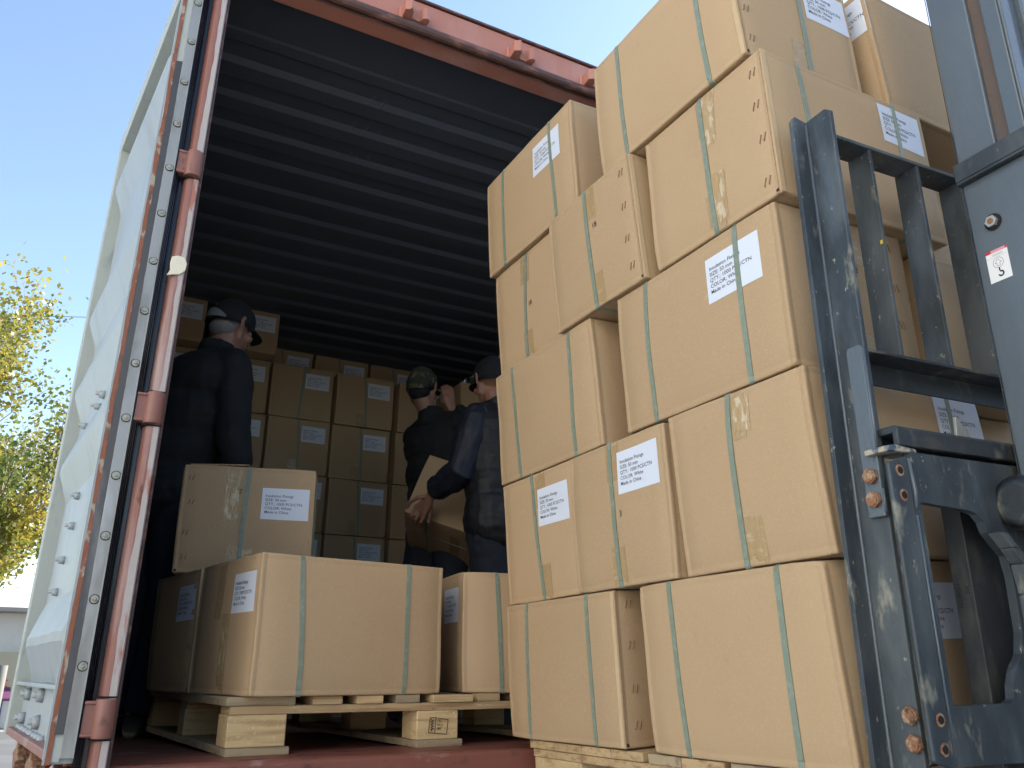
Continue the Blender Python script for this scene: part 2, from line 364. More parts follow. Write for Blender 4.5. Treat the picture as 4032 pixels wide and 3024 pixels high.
def carton(Mx, L, W, H, seed, label, grp, labels=(), staples=(), tapes=(), nums=(), straps=True, sk=None, n=9, bulge=.004, shiny=(), gaps=(), long=True):
    s = Shape(L, W, H, seed, bulge); rn = random.Random(seed+100)
    root = empty('carton', Mx); tag(root, label, 'carton', CG[grp])
    def add(mb, name, m):
        o = mb.build(name, m); o.parent = root; return o
    add(body_mesh(s, n), 'box_body', M['card'])
    sk = sk or [rn.uniform(-.008, .008) for _ in range(3)]
    if straps:
        add(strap_mesh(s, 'x', -L*.285, sk[0]), 'strap', M['strap'])
        add(strap_mesh(s, 'x', L*.285, sk[1]), 'strap', M['strap'])
        if long: add(strap_mesh(s, 'y', .0+rn.uniform(-.01, .01), sk[2], lift=.0022), 'strap', M['strap'])
    for lb in labels: add(label_mesh(s, *lb), 'label', [M['paper'], M['ink']])
    for (f, u, vv) in staples:
        for k in range(4): add(staple_mesh(s, f, u+rn.uniform(-.004, .004), H*(.13+.25*k)+rn.uniform(-.01, .01), vv), 'staple', M['staple'])
    for (f, u, vv) in staples:      # the glued corner joint: raw edge and pale folded strip
        half = W/2 if f in ('-x', '+x') else L/2; sg = 1 if u > 0 else -1
        vs = []; k = 40
        for i in range(k+1):
            z = .004+(H-.008)*i/k; w0_ = .0022+.0008*noise.noise(Vector((z*60, seed, 0)))
            vs += [s.face(f, sg*(half-.0046-w0_), z, .0008), s.face(f, sg*(half-.0046+.0004*rn.uniform(-1, 1)), z, .0008)]
        add(MB().add(vs, [(2*i, 2*i+1, 2*i+3, 2*i+2) for i in range(k)]), 'joint_edge', M['cardedge'])
        g_, h2 = ('-y', L/2) if sg > 0 else ('+y', L/2); s2 = -1 if sg > 0 else 1
        vs = []
        for i in range(k+1):
            z = .003+(H-.006)*i/k
            vs += [s.face(g_, s2*(h2-.0015), z, .0007), s.face(g_, s2*(h2-.0125+.0008*noise.noise(Vector((z*25, seed+3, 0)))), z, .0007)]
        add(MB().add(vs, [(2*i, 2*i+1, 2*i+3, 2*i+2) for i in range(k)]), 'joint_strip', M['cardpale'])
        add(patch(s, f, sg*(half-.009)-.0035, sg*(half-.009)+.0035, .0045, .0115, .0012, 2, 2, .2, .001, rn), 'corner_gap_shade', M['dark'])  # dark patch painted for the shade in the open corner
    for (f, u, a, b) in tapes: add(patch(s, f, u-.026, u+.026, a, b, .0006, 5, 8, rn.uniform(-.03, .03), .003, rn), 'tape', M['tape'])
    for (f, u, a, b) in shiny: add(patch(s, f, u-.02, u+.024, a, b, .0011, 5, 8, rn.uniform(-.1, .1), .006, rn), 'tape', M['tapeshine'])
    for (f, u, v) in gaps: add(patch(s, f, u-.004, u+.003, v-.0045, v+.004, .0008, 2, 2, .4, .001, rn), 'corner_gap_shade', M['dark'])
    for (f, u, v, t, a) in nums: add(num_mesh(s, f, u, v, t, a), 'printed_number', M['stamp'])
    return root
def frame(yw, lean, pt, O):
    ct, st = math.cos(lean), math.sin(lean)
    Ry = Matrix(((ct, 0, -st), (0, 1, 0), (st, 0, ct)))
    return (Matrix.Translation(O) @ (Matrix.Rotation(yw, 3, 'Z') @ Ry @ Matrix.Rotation(pt, 3, 'X')).to_4x4())
S = frame(.0270177, .0495675, -.00933751, Vector((1.225, 0, -.152)))
FK = frame(R(-2.432), R(.716), R(1.006), Vector((1.225, 0, -.152)))
HR = .36
def SM(u, v, row, rot=0, du=0, dr=0): return S @ Matrix.Translation((u+du, v, row*HR)) @ Matrix.Rotation(R(rot), 4, 'Z')
Lc, Wc, Hc = .533, .397, .357
# end-face defaults: tape strips at top and bottom beside the central strap
def et(f, u=.01): return [(f, u, .0, .095), (f, u, .255, .357)]
# row 1 (bottom)
carton(SM(.20, 1.955, 0, 90), .535, Wc, Hc, 1, 'bottom row carton at the left end of the forklift stack, staples beside a gap', 's', staples=[('-x', -.155, 1)], tapes=et('-x'))
carton(SM(.20, 1.318, 0, 90), .535, Wc, Hc, 2, 'large bottom row carton behind the blue steel upright, nearest in the picture', 's', labels=[('-x', .092, .262, '50', 0)], bulge=.006)
carton(SM(.72, 1.40, 0, 90), .535, Wc, Hc, 3, 'bottom row carton seen through the forklift carriage opening, behind the fork shank', 's', straps=False)
# row 2
carton(SM(.275, 2.02, 1, 0), .533, Wc, Hc, 4, 'second row carton with a label beside a twisted strap, left edge of stack', 's', labels=[('-x', .082, .255, '50', 0)], tapes=et('-x', .022), sk=[0, 0, .012])
carton(SM(.266, 1.638, 1, 0), .533, Wc, Hc, 5, 'second row carton with a fully readable 50 mm label, middle of three end faces', 's', labels=[('-x', .092, .272, '50', 0)], tapes=et('-x', -.004), nums=[('-x', .012, .165, '3', 0)])
carton(SM(.275, 1.220, 1, 0), .545, Wc, Hc, 6, 'second row carton against the blue upright, tape but no label on its left end', 's', labels=[('-y', .190, .285, '50', 0)], tapes=et('-x', .016), shiny=[('-x', .03, .27, .345)], bulge=.006)
carton(SM(.84, 1.33, 1, 0), .533, Wc, Hc, 7, 'shadowed second row carton deep behind the forklift mast', 's', straps=False)
# row 3
carton(SM(.20, 1.952, 2, 90), .54, Wc, Hc, 8, 'third row carton with pale scuffs, left end of the stack beside a gap', 's')
carton(SM(.20, 1.300, 2, 90), .54, Wc, Hc, 9, 'third row carton, large label crossed by a strap, torn lower right corner', 's', labels=[('+y', .140, .262, '50', 0)], tapes=et('-x', .03), staples=[('-x', .150, -1)], nums=[('-x', .01, .235, '18', 0)])
carton(SM(.70, 1.32, 2, 90), .54, Wc, Hc, 10, 'plain third row carton seen between the second and third backrest bars', 's', straps=False)
# row 4
carton(SM(.275, 2.03, 3, 0, .01), .533, Wc, Hc, 11, 'fourth row carton at the left edge, kinked strap and printed 18', 's', tapes=et('-x', -.005), nums=[('-x', .012, .17, '18', .1)], sk=[0, 0, -.014])
carton(SM(.252, 1.632, 3, 0), .533, Wc, Hc, 12, 'fourth row carton sticking out of the stack, staples along its right edge', 's', tapes=et('-x', .012), staples=[('-x', .155, 1)], nums=[('-x', .018, .225, '18', .1)])
carton(SM(.275, 1.197, 3, 0), .548, Wc, Hc, 13, 'fourth row corner carton above the steel upright with scuffed shiny tape', 's', labels=[('-y', .178, .287, '50', 0)], shiny=[('-x', .026, .22, .35), ('-x', .032, .02, .14)], tapes=et('-x', .02), staples=[('-x', .168, 1)])
carton(SM(.86, 1.34, 3, 0), .533, Wc, Hc, 14, 'shadowed fourth row carton under the overhanging top box', 's', straps=False)
# row 5
carton(SM(.20, 1.97, 4, 90), .54, Wc, Hc, 15, 'top left carton of the stack under the container header, label crossed by strap', 's', labels=[('+y', .125, .262, '50', 0)])
carton(SM(.192, 1.297, 4, 90), .54, Wc, Hc, 16, 'big top corner carton against the sky with staples on its right face', 's', labels=[('-x', .108, .245, '50', .02)], tapes=[('-x', -.01, 0, .1)], staples=[('-x', -.170, 1)])
carton(SM(.715, 1.205, 4, 0, 0, 0), .54, Wc, Hc, 17, 'top carton on the right of the stack, a printed 18 beside the forklift mast', 's', labels=[('-x', .135, .285, '50', 0)], nums=[('-y', .045, .175, '18', 0)], straps=False)
# pallet inside the container
def flap(root, L, W, H, y0, y1, x, lift):
    o = MB().prism([(y0, H+.0005), (y0, H+.0035), ((y0+y1)/2, H+.004+lift), (y1, H+.0075+lift), (y1, H+.003+lift), ((y0+y1)/2, H+lift*.7)], 0, x, x+.17).build('lifted_flap', M['cardedge']); o.parent = root
def WM(x, y, z, a): return Matrix.Translation((x, y, z)) @ Matrix.Rotation(R(a), 4, 'Z')
carton(WM(.673, 2.517, -.059, 10.96), .575, .455, .36, 21, 'front carton on the inside pallet with its long unlabelled side facing out', 'p', labels=[('-x', .125, .262, '30', 0)], tapes=[('-x', .02, .0, .21), ('-x', -.05, .2, .36)], shiny=[('-x', .02, .05, .2)], long=False)
carton(WM(.581, 2.972, -.059, 10.56), .56, .44, .36, 22, 'shadowed carton on the inside pallet behind the front one, under the lifted box', 'p', labels=[('-x', .12, .262, '30', 0)], staples=[('-x', .19, 1)], long=False)
carton(WM(1.392, 2.57, -.059, -8.18), .555, .44, .36, 23, 'carton at the right of the inside pallet, half hidden by the tall stack', 'p', labels=[('-x', .10, .262, '30', 0)], long=False)
c3 = carton(WM(.552, 3.095, .302, 75.45), .555, .435, .357, 24, 'crooked carton on top of the pallet boxes, 30 mm label, man leaning on it', 'p', labels=[('-x', .122, .235, '30', 0)], staples=[('-x', -.185, 1)], tapes=[('-x', -.055, .17, .357), ('-x', -.03, 0, .09)], shiny=[('-x', -.055, .18, .29), ('-x', .0, .02, .08)], nums=[('-x', -.035, .265, 'Z', 0)])
flap(c3, .555, .435, .357, .20, .01, -.272, .004)

# ---------------------------------------------------------------- the wall of cartons deep inside
ords = ['bottom', 'second', 'third', 'fourth', 'fifth', 'sixth']; cols_ = ['leftmost', 'second', 'third', 'fourth', 'rightmost']
proto = {}
def wall_carton(Mx, H, label, seed, labels=(('-x', .095, .262, '50', 0),)):
    key = (H, seed)
    if key not in proto:
        proto[key] = carton(Mx, .53, .40, H, 30+seed, label, 'w', labels=labels, tapes=[('-x', -.03, 0, .09)] if seed else [('-x', .02, .25, H)], n=6, sk=[0, 0, .02*(seed-.5)]); return proto[key]
    src = proto[key]; o = src.copy(); col.objects.link(o); o.matrix_world = Mx; o['label'] = label
    for ch in src.children:
        c = ch.copy(); col.objects.link(c); c.parent = o
    return o
rw = random.Random(5)
for c, x in enumerate((.29, .712, 1.13, 1.553, 1.98)):
    for r in range(6):
        z = -.26+r*.3605
        wall_carton(Matrix.Translation((x+rw.uniform(-.006, .006)+r*.001, 5.1+.265+rw.uniform(-.012, .012), z)) @ Matrix.Rotation(R(90+rw.uniform(-.8, .8)), 4, 'Z'), .357,
                    'carton in the dark back wall, %s row from the floor, %s column' % (ords[r], cols_[c]), rw.randint(0, 2))
for k, x in enumerate((.275, .722)):
    wall_carton(Matrix.Translation((x, 4.99+.265, 1.903)) @ Matrix.Rotation(R(90), 4, 'Z'), .285,
                ['low carton under the ceiling above the back wall, half hidden by the left man\'s cap', 'low carton touching the ceiling above the back wall, right of the left man\'s face'][k], 1, labels=(('-x', .10, .20, '50', 0),))
for k, x in enumerate((1.10, 1.52, 1.94)):
    wall_carton(Matrix.Translation((x, 5.62+.265, 1.845)) @ Matrix.Rotation(R(90), 4, 'Z'), .357,
                'carton of the farther row showing over the back wall, %s of three' % ('left', 'middle', 'right')[k], 2)
for r in range(6):
    wall_carton(Matrix.Translation((2.265, 4.66+.27, -.25+r*.345)) @ Matrix.Rotation(R(90), 4, 'Z'), .34,
                'carton in the column beside the right container wall, %s from the floor' % ords[r], 1, labels=())

# ---------------------------------------------------------------- container
cont = tag(empty('shipping_container', Matrix.Translation((1.3, 2.165, -.2))), 'weathered red shipping container with its left door open and cartons inside', 'shipping container')
I = Matrix()
def cpart(mb, name, m, bevel=0): 
    o = mb.build(name, m, None, None, bevel); o.parent = cont; o.matrix_parent_inverse = cont.matrix_world.inverted(); return o
def sub(mb, name, m, parent, bevel=0):
    o = mb.build(name, m, None, None, bevel); o.parent = parent; o.matrix_parent_inverse = parent.matrix_world.inverted(); return o
bpy.context.view_layer.update()
XL, XR, Y0, Y1 = .135, 2.475, 2.165, 8.2
ZC = 2.2
# ceiling: corrugated
prof = [(2.235, 2.20), (2.545, 2.20)]; y = 2.60
prof += [(2.548, 2.188), (2.60, 2.188)]
while y < Y1-.3:
    prof += [(y+.0, 2.188), (y+.026, 2.205), (y+.106, 2.205), (y+.130, 2.188), (y+.195, 2.188)]; y += .2075
prof.append((Y1, 2.188))
mb = MB(); vs = []
for (a, b) in prof: vs += [(XL-.04, a, b), (XR+.04, a, b)]
mb.add(vs, [(2*i, 2*i+1, 2*i+3, 2*i+2) for i in range(len(prof)-1)], 0)
n0 = len(prof); vs = []
for (a, b) in prof: vs += [(XL-.04, a, b+.004), (XR+.04, a, b+.004)]
mb.add(vs, [(2*i+1, 2*i, 2*i+2, 2*i+3) for i in range(n0-1)], 0)
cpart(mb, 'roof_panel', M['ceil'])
mb = MB(); rn = random.Random(31)
scr = mat('scratch_pale', (.20, .215, .23), .6)
for (x0_, y0_, x1_, y1_) in ((.773, 2.65, .756, 2.731), (.817, 2.65, .805, 2.735), (.83, 2.66, .824, 2.728), (.751, 2.84, .747, 2.924), (.812, 2.841, .80, 2.91), (.865, 2.844, .859, 2.92), (.746, 3.093, .748, 3.136), (.80, 3.06, .795, 3.12), (.829, 3.069, .836, 3.124), (.879, 3.042, .882, 3.10), (.746, 3.506, .747, 3.576)):
    p0, p1 = Vector((x0_, y0_+.01, 2.1866)), Vector((x1_, y1_-.01, 2.1866)); d_ = Vector((.0013, 0, 0))
    cpart(MB().add([p0-d_, p0+d_, p1+d_*1.6, p1-d_*1.6], [(0, 1, 2, 3)]), 'scratch', scr)
cpart(MB().prism([(Y0+.1, -.2), (Y1, -.31), (Y1, -.34), (Y0+.1, -.34)], 0, XL-.03, XR+.03), 'floor', M['redfloor'])
for sx, x in ((1, XL-.03), (-1, XR+.03)):     # corrugated side walls
    pr = []; yy = Y0+.12
    while yy < Y1-.25:
        pr += [(x, yy), (x, yy+.07), (x-.036*sx, yy+.10), (x-.036*sx, yy+.17)]; yy += .2
    pr.append((x, Y1)); mb = MB()
    vs = [(a, b, -.2) for a, b in pr]+[(a, b, 2.25) for a, b in pr]; k = len(pr)
    mb.add(vs, [(i, i+1, k+i+1, k+i) for i in range(k-1)], 0)
    vs = [(a-.003*sx, b, -.2) for a, b in pr]+[(a-.003*sx, b, 2.25) for a, b in pr]
    mb.add(vs, [(i, i+1, k+i+1, k+i)[::-1] for i in range(k-1)], 1)
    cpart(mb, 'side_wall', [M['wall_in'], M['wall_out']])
    cpart(MB().box(x-.08*sx if sx > 0 else x, x if sx > 0 else x+.08, Y0+.1, Y1, 2.235, 2.30), 'top_rail', M['wall_out'], .004)
    cpart(MB().box(x-.06*sx if sx > 0 else x, x if sx > 0 else x+.06, Y0+.1, Y1, -.36, -.21), 'bottom_rail', M['wall_out'], .004)
cpart(MB().box(XL-.1, XR+.1, Y1, Y1+.06, -.36, 2.3), 'end_wall', M['wall_out'])
# sill
mb = MB().prism([(2.165, -.205), (2.175, -.199), (2.42, -.199), (2.42, -.215), (2.205, -.215), (2.205, -.36), (2.165, -.36)], 0, XL-.11, XR+.11)
cpart(mb, 'sill', M['redfloor'], .004)
# header: face, grimy gutter lip, inner lip
cpart(MB().box(XL-.05, XR+.05, 2.168, 2.245, 2.088, 2.241), 'header', M['red'], .006)
cpart(MB().box(XL-.05, XR+.05, 2.160, 2.26, 2.242, 2.252), 'header_cap', M['gutter'], .002)
g = [(2.150+.018*math.cos(t), 2.102+.019*math.sin(t)) for t in [PI*(.5+1.3*k/8) for k in range(9)]]
mb = MB().prism(g+[(2.168, 2.083), (2.168, 2.121)], 0, XL-.05, XR+.05)
gut = cpart(mb, 'rain_gutter', M['gutter'])
for k, xx in enumerate((.745, 1.165, 1.485, 2.1)):     # cam keepers
    mb = MB()
    mb.prism([(xx-.046, 2.169), (xx-.050, 2.112), (xx-.028, 2.098), (xx-.018, 2.112), (xx-.014, 2.138), (xx+.012, 2.142), (xx+.020, 2.124), (xx+.034, 2.116), (xx+.046, 2.124), (xx+.044, 2.169)], 2, 2.128, 2.176)
    mb.prism([(xx-.054, 2.1695), (xx-.050, 2.160), (xx+.050, 2.160), (xx+.054, 2.1695)], 2, 2.118, 2.186)
    sub(mb, 'cam_keeper', M['red'], cont, .003)
# left post: lip strip, rounded post, grey inner strip
def shear(mb):
    mb.v = [(x+.0062*(z+.2), y, z) for x, y, z in mb.v]; return mb
pr = [(.088+.020-.020*math.cos(t), 2.172-.030*math.sin(t)) for t in [PI*.5*k/5 for k in range(6)]]
pr += [(.124, 2.142), (.127, 2.145), (.127, 2.26), (.088, 2.26)]
post = cpart(shear(MB().prism([(a, b) for a, b in pr], 2, -.36, 2.10)), 'door_post', M['redworn'], .003)
cpart(shear(MB().box(.1275, .1355, 2.156, 2.30, -.36, 2.10)), 'post_liner', M['gutter'], .002)
cpart(shear(MB().box(.045, .088, 2.225, 2.30, -.36, 2.24)), 'corner_post', M['wall_out'], .006)
cpart(MB().box(XR, XR+.10, 2.165, 2.30, -.36, 2.24), 'right_post', M['redworn'], .01)
for z0, z1 in ((-.139, -.057), (.581, .663), (1.299, 1.379), (1.98, 2.06)):
    mb = MB().tube([(.1075, 2.146, z0), (.1075, 2.146, z1)], .0225, 18)
    mb.box(.0625, .100, 2.140, 2.166, z0+.004, z1-.004)
    mb.tube([(.064, 2.140, z1-.008), (.10, 2.140, z1-.008)], .005, 6).tube([(.064, 2.140, z0+.008), (.10, 2.140, z0+.008)], .005, 6)
    sub(shear(mb), 'hinge', M['hinge'], cont, .002)
    for zz in (z0-.003, z1+.003):
        cpart(shear(MB().box(.0845, .128, 2.1405, 2.175, zz-.0022, zz+.0022)), 'hinge_gap', M['hole'])
vs = []; rn = random.Random(21)
for i in range(161):
    z = -.35+2.44*i/160; w_ = .012+.006*noise.noise(Vector((z*3.1, 5, 0)))+.003*noise.noise(Vector((z*19, 2, 0)))+.004*max(0, (.6-z))
    vs += [(.1245-w_, 2.1411, z), (.1245, 2.1405, z), (.1274, 2.1440, z)]
cpart(shear(MB().add(vs, [(3*i+a, 3*i+a+1, 3*i+a+4, 3*i+a+3) for i in range(160) for a in (0, 1)])), 'worn_paint_strip', M['palewear'])
# sealant patch on the post
mb = MB(); rn = random.Random(4)
pts = [(-.020, -.035), (-.006, -.030), (.012, -.026), (.024, -.012), (.026, .010), (.018, .026), (.0, .028), (-.014, .022), (-.016, .002), (-.013, -.018)]
mb.prism([(.104+a, 1.022+b) for a, b in pts], 1, 2.136, 2.1435)
cpart(shear(mb), 'sealant_patch', M['putty'], .002)
# ---------------- the open left door (local: s along the door, n into its thickness, z)
dp = Vector((.012, 2.150, 0)); ang = R(83.4)
DM = Matrix(((-math.cos(ang), math.sin(ang), .0062, dp.x+.0012), (math.sin(ang), math.cos(ang), 0, dp.y), (0, 0, 1, 0), (0, 0, 0, 1)))
door = tag(MB().box(.10, 1.10, .047, .052, -.16, 2.08).build('door', M['doorframe'], None, None), None)
door.parent = cont; door.matrix_parent_inverse = cont.matrix_world.inverted()
door.data.transform(DM)
def dpart(mb, name, m, bevel=0):
    o = mb.build(name, m, None, None, bevel); o.data.transform(DM); o.parent = door; return o
DW, ZB, ZT = 1.165, -.188, 2.105
dpart(MB().box(0, .10, 0, .05, ZB, ZT), 'hinge_stile', M['doorframe'], .003)
dpart(MB().box(DW-.055, DW, -.002, .05, ZB, ZT), 'lock_stile', M['doorframe'], .004)
dpart(MB().box(.10, DW-.055, .0, .05, ZT-.09, ZT), 'top_rail', M['doorframe'], .003)
dpart(MB().box(.10, DW-.055, .002, .05, ZB, ZB+.022), 'bottom_rail', M['redworn'], .004)
dpart(MB().box(.10, DW-.055, .004, .05, -.040, -.030), 'shelf_rail', M['doorpaint'], .001)
dpart(MB().box(.10, DW-.055, .032, .046, ZB+.02, -.038), 'lower_panel', M['doorpaint'])
# corrugated panel
ridges = [.085, .655, .935, 1.225, 1.79]
def depth(z):
    d = .040
    for r_ in ridges:
        t = z-r_
        if -.012 <= t <= .012: q = 0
        elif t < 0: q = min(1, (-t-.012)/.10)
        else: q = min(1, (t-.012)/.115)
        d = min(d, .003+.037*q)
    return d
zs = [-.030]
for r_ in ridges: zs += [r_-.112, r_-.012, r_+.012, r_+.127]
zs += [2.015]; zs = sorted(zs); ns = 14; vs = []
for z in zs:
    for i in range(ns+1):
        s_ = .10+(DW-.155)*i/ns
        taper = min(1, min(s_-.10, DW-.055-s_)/.05+.0)
        d = depth(z); vs.append((s_, d if taper > .99 else d+(.044-d)*(1-taper)*.85, z+.004*noise.noise(Vector((s_*6, z*3, 0)))))
fs = [(j*(ns+1)+i, j*(ns+1)+i+1, (j+1)*(ns+1)+i+1, (j+1)*(ns+1)+i) for j in range(len(zs)-1) for i in range(ns)]
dpart(MB().add(vs, fs), 'corrugated_panel', M['doorpaint'], .0)
for s_, z, r_ in ((.53, .80, .014), (.86, .78, .013), (.69, .42, .013), (.70, .515, .013), (.77, .325, .013), (.79, .23, .013), (.92, -.065, .020), (.58, -.062, .020), (.96, -.135, .018), (.57, -.13, .020), (.53, .76, .012)):
    mb = MB().tube([(s_, depth(z)+.004 if z > 0 else .034, z), (s_, (depth(z) if z > 0 else .030)-.016, z)], [r_, r_*.82], 6).tube([(s_, depth(z) if z > 0 else .03, z), (s_, (depth(z) if z > 0 else .03)-.026, z+.002)], r_*.45, 8)
    dpart(mb, 'bolt', M['doorpaint'])
rn = random.Random(9)
for k in range(9):
    dpart(MB().ball((.42+k*.075+rn.uniform(-.01, .01), .028, ZB+.024), (.022, .012, .010), 8), 'weld_bead', M['doorpaint'])
# hinge-side edge face: rust strip, rubber, retainer with studs, black lips (these face the camera)
def epart(mb, name, m, bevel=0):
    mb = shear(mb); o = mb.build(name, m, None, None, bevel); o.parent = door; return o
vs = []
for i in range(121):
    z = ZB+(ZT-ZB)*i/120; wob = .0022*noise.noise(Vector((z*7, 9, 0)))+.0012*noise.noise(Vector((z*40, 3, 0)))
    vs += [(.0065+wob, 2.1475, z), (.0175, 2.1465, z), (.0175, 2.156, z), (.0065+wob, 2.156, z)]
epart(MB().add(vs, [(4*i+a, 4*i+b, 4*i+4+b, 4*i+4+a) for i in range(120) for a, b in ((0, 1), (1, 2), (2, 3), (3, 0))]), 'rust_strip', M['doorrust'])
epart(MB().box(.0015, .0068, 2.1490, 2.156, ZB, ZT), 'chipped_edge', M['doorpaint'])
vs = []; fs = []; nn = 90; rn = random.Random(3)
for i in range(nn+1):
    z = ZB+.06+(ZT-ZB-.5)*i/nn; wob = rn.uniform(-.0012, .0012)+.002*noise.noise(Vector((z*4, 0, 0)))
    vs += [(.0172+wob, 2.1440, z), (.0335+wob*.5, 2.1400, z), (.0335, 2.156, z), (.0172, 2.156, z)]
fs = [(4*i+a, 4*i+b, 4*i+4+b, 4*i+4+a) for i in range(nn) for a, b in ((0, 1), (1, 2), (2, 3), (3, 0))]
epart(MB().add(vs, fs), 'gasket', M['rubber'])
epart(MB().box(.0125, .0335, 2.1485, 2.156, ZB+.005, ZT), 'gasket_seat', M['doorframe'])
epart(MB().box(.0335, .0585, 2.1400, 2.156, ZB+.012, ZT), 'retainer_strip', M['alu'], .001)
epart(MB().box(.0575, .0605, 2.1340, 2.156, ZB+.012, ZT), 'retainer_edge', M['alu'], .0005)
for xx, yy in ((.0628, 2.140), (.0668, 2.146), (.0712, 2.150), (.0765, 2.160)):
    epart(MB().tube([(xx, yy, ZB-.02), (xx, yy, ZT)], .0022, 8), 'gasket_lip', M['blackrubber'])
epart(MB().box(.0605, .0875, 2.165, 2.20, ZB-.15, ZT), 'gasket_web', M['blackrubber'])
for i in range(15):
    z = 2.03-i*.1442
    mb = MB().tube([(.0475, 2.1402, z), (.0475, 2.1392, z)], .0112, 18, 1).tube([(.0475, 2.1395, z), (.0475, 2.1362, z)], [.0096, .0088], 16).tube([(.0475, 2.138, z), (.0475, 2.1335, z)], [.0058, .0034], 10)
    epart(mb, 'stud', [M['stud'], M['hole']])
for k, s_ in enumerate((.52, .90)):      # locking cams under the door
    mb = MB()
    st = [(-.085, .0), (-.05, .03), (-.02, .028), (.0, .06), (.022, .03), (.05, .026), (.095, .005), (.05, -.006), (.03, -.03), (-.0, -.035), (-.02, -.012), (-.04, -.008)]
    mb.prism([(s_+a, ZB-.055+b*.9) for a, b in st], 1, .02, .055)
    mb.tube([(s_, .045, ZB-.06), (s_, .085, ZB-.02), (s_, .085, .4)], .014, 10)
    dpart(mb, 'locking_cam', M['rust'], .003)

# ---------------------------------------------------------------- pallets
def tr_(o, root): o.parent = root; return o
def stringer_pallet(root, w_, d_, zt, blocks_x, blocks_y, boards, old=0):
    """local: x across the front, y into depth, z=0 deck top"""
    rn = random.Random(12+old)
    for k, (x0, x1) in enumerate(boards):
        tr_(MB().box(x0, x1, rn.uniform(-.012, .004), d_+rn.uniform(-.01, .01), -.021, 0+rn.uniform(-.001, .001), 0).build('deck_board', [M['woodold'] if (k+old) % 3 == 0 else M['wood']], None, None, .002), root)
    for y0, y1 in blocks_y:
        tr_(MB().box(0, w_, y0+.001, y1-.004, -.0425, -.0215).build('stringer_board', M['wood'], None, None, .002), root)
    for x0, x1 in blocks_x:
        tr_(MB().box(x0-.004, x1+.012, -.008, d_, -.139, -.120).build('bottom_board', M['woodold'], None, None, .002), root)
        for y0, y1 in blocks_y:
            tr_(MB().box(x0+rn.uniform(-.003, .003), x1+rn.uniform(-.003, .003), y0+rn.uniform(0, .006), y1, -.1195, -.043).build('block', M['woodblock'], None, None, .003), root)
P0 = Matrix.Translation((.402, 2.292, -.0605)) @ Matrix.Rotation(R(4.5), 4, 'Z')
pal = tag(empty('pallet', P0), 'pale wooden pallet standing just inside the container on its red sill', 'pallet', 'wooden pallets')
stringer_pallet(pal, 1.13, 1.15, 0, [(.0, .146), (.525, .655), (1.0, 1.125)], [(.0, .10), (.50, .59), (1.02, 1.12)],
                [(-.012, .166), (.212, .294), (.337, .414), (.455, .529), (.568, .70), (.722, .80), (.86, .95), (.99, 1.13)])
# the stamp on the middle block
mb = MB()
def seg(a, b, t=.0011):
    a, b = Vector(a), Vector(b); d = (b-a).normalized(); n_ = Vector((-d.y, d.x))*t
    ps = [a-n_-d*t, b-n_+d*t, b+n_+d*t, a+n_-d*t]
    mb.add([(p.x, -.0012, p.y) for p in ps], [(0, 1, 2, 3)], 0)
sx0, sx1, sz0, sz1 = .560, .618, -.101, -.062
seg((sx0, sz0), (sx1, sz0-.006)); seg((sx1, sz0-.006), (sx1+.004, sz1-.006)); seg((sx1+.004, sz1-.006), (sx0+.03, sz1-.002)); seg((sx0+.025, sz1), (sx0+.004, sz1)); seg((sx0+.004, sz1), (sx0, sz0)); seg((sx0+.0195, sz0-.002), (sx0+.0225, sz1))
for k in range(9): seg((sx0+.010+.001*k/9, sz0+.004+k*.0034), (sx0+.010+(.0055 if k % 2 else -.003), sz0+.008+k*.0034), .0013)
for t, dx, dz, s_ in (('CN-', .027, -.012, .0098), ('34013', .025, -.0215, .0095), ('MT', .028, -.032, .0105)):
    V, F = text_mesh([t], s_, 0, .9); mb.add([(sx0+dx+x, -.0012, sz1+dz+y-.1*x) for x, y in V], F, 0)
o = mb.build('heat_stamp', M['stamp']); tr_(o, pal)
SP = S @ Matrix.Translation((.012, 1.03, -.003))
spal = tag(empty('pallet', SP), 'lifted wooden pallet under the tall stack, painted white on one block', 'pallet', 'wooden pallets')
rn = random.Random(7)
for k, (a, b) in enumerate([(.0, .09), (.105, .20), (.215, .33), (.345, .474), (.48, .590), (.610, 1.108)]):
    if b > 1: 
        for q in range(4): tr_(MB().box(0, 1.08, a+q*.1245, a+q*.1245+(.122 if q < 3 else .1245), -.020, 0).build('deck_board', M['wood'], None, None, .0015), spal)
    else: tr_(MB().box(rn.uniform(-.004, .002), 1.08, a, b, -.021, 0).build('deck_board', M['wood' if k % 2 else 'woodold'], None, None, .002), spal)
for x0, x1 in ((.005, .10), (.49, .59), (.98, 1.08)):
    tr_(MB().box(x0, x1, .0, 1.1, -.041, -.0215).build('stringer_board', M['wood'], None, None, .002), spal)
    tr_(MB().box(x0, x1, .0, 1.1, -.139, -.120).build('bottom_board', M['woodold'], None, None, .002), spal)
    for y0, y1, mm in ((.0, .10, 'woodblock'), (.53, .635, 'woodend'), (.87, 1.095, 'woodblock')):
        tr_(MB().box(x0, x1, y0, y1, -.1195, -.0415).build('block', M[mm], None, None, .003), spal)

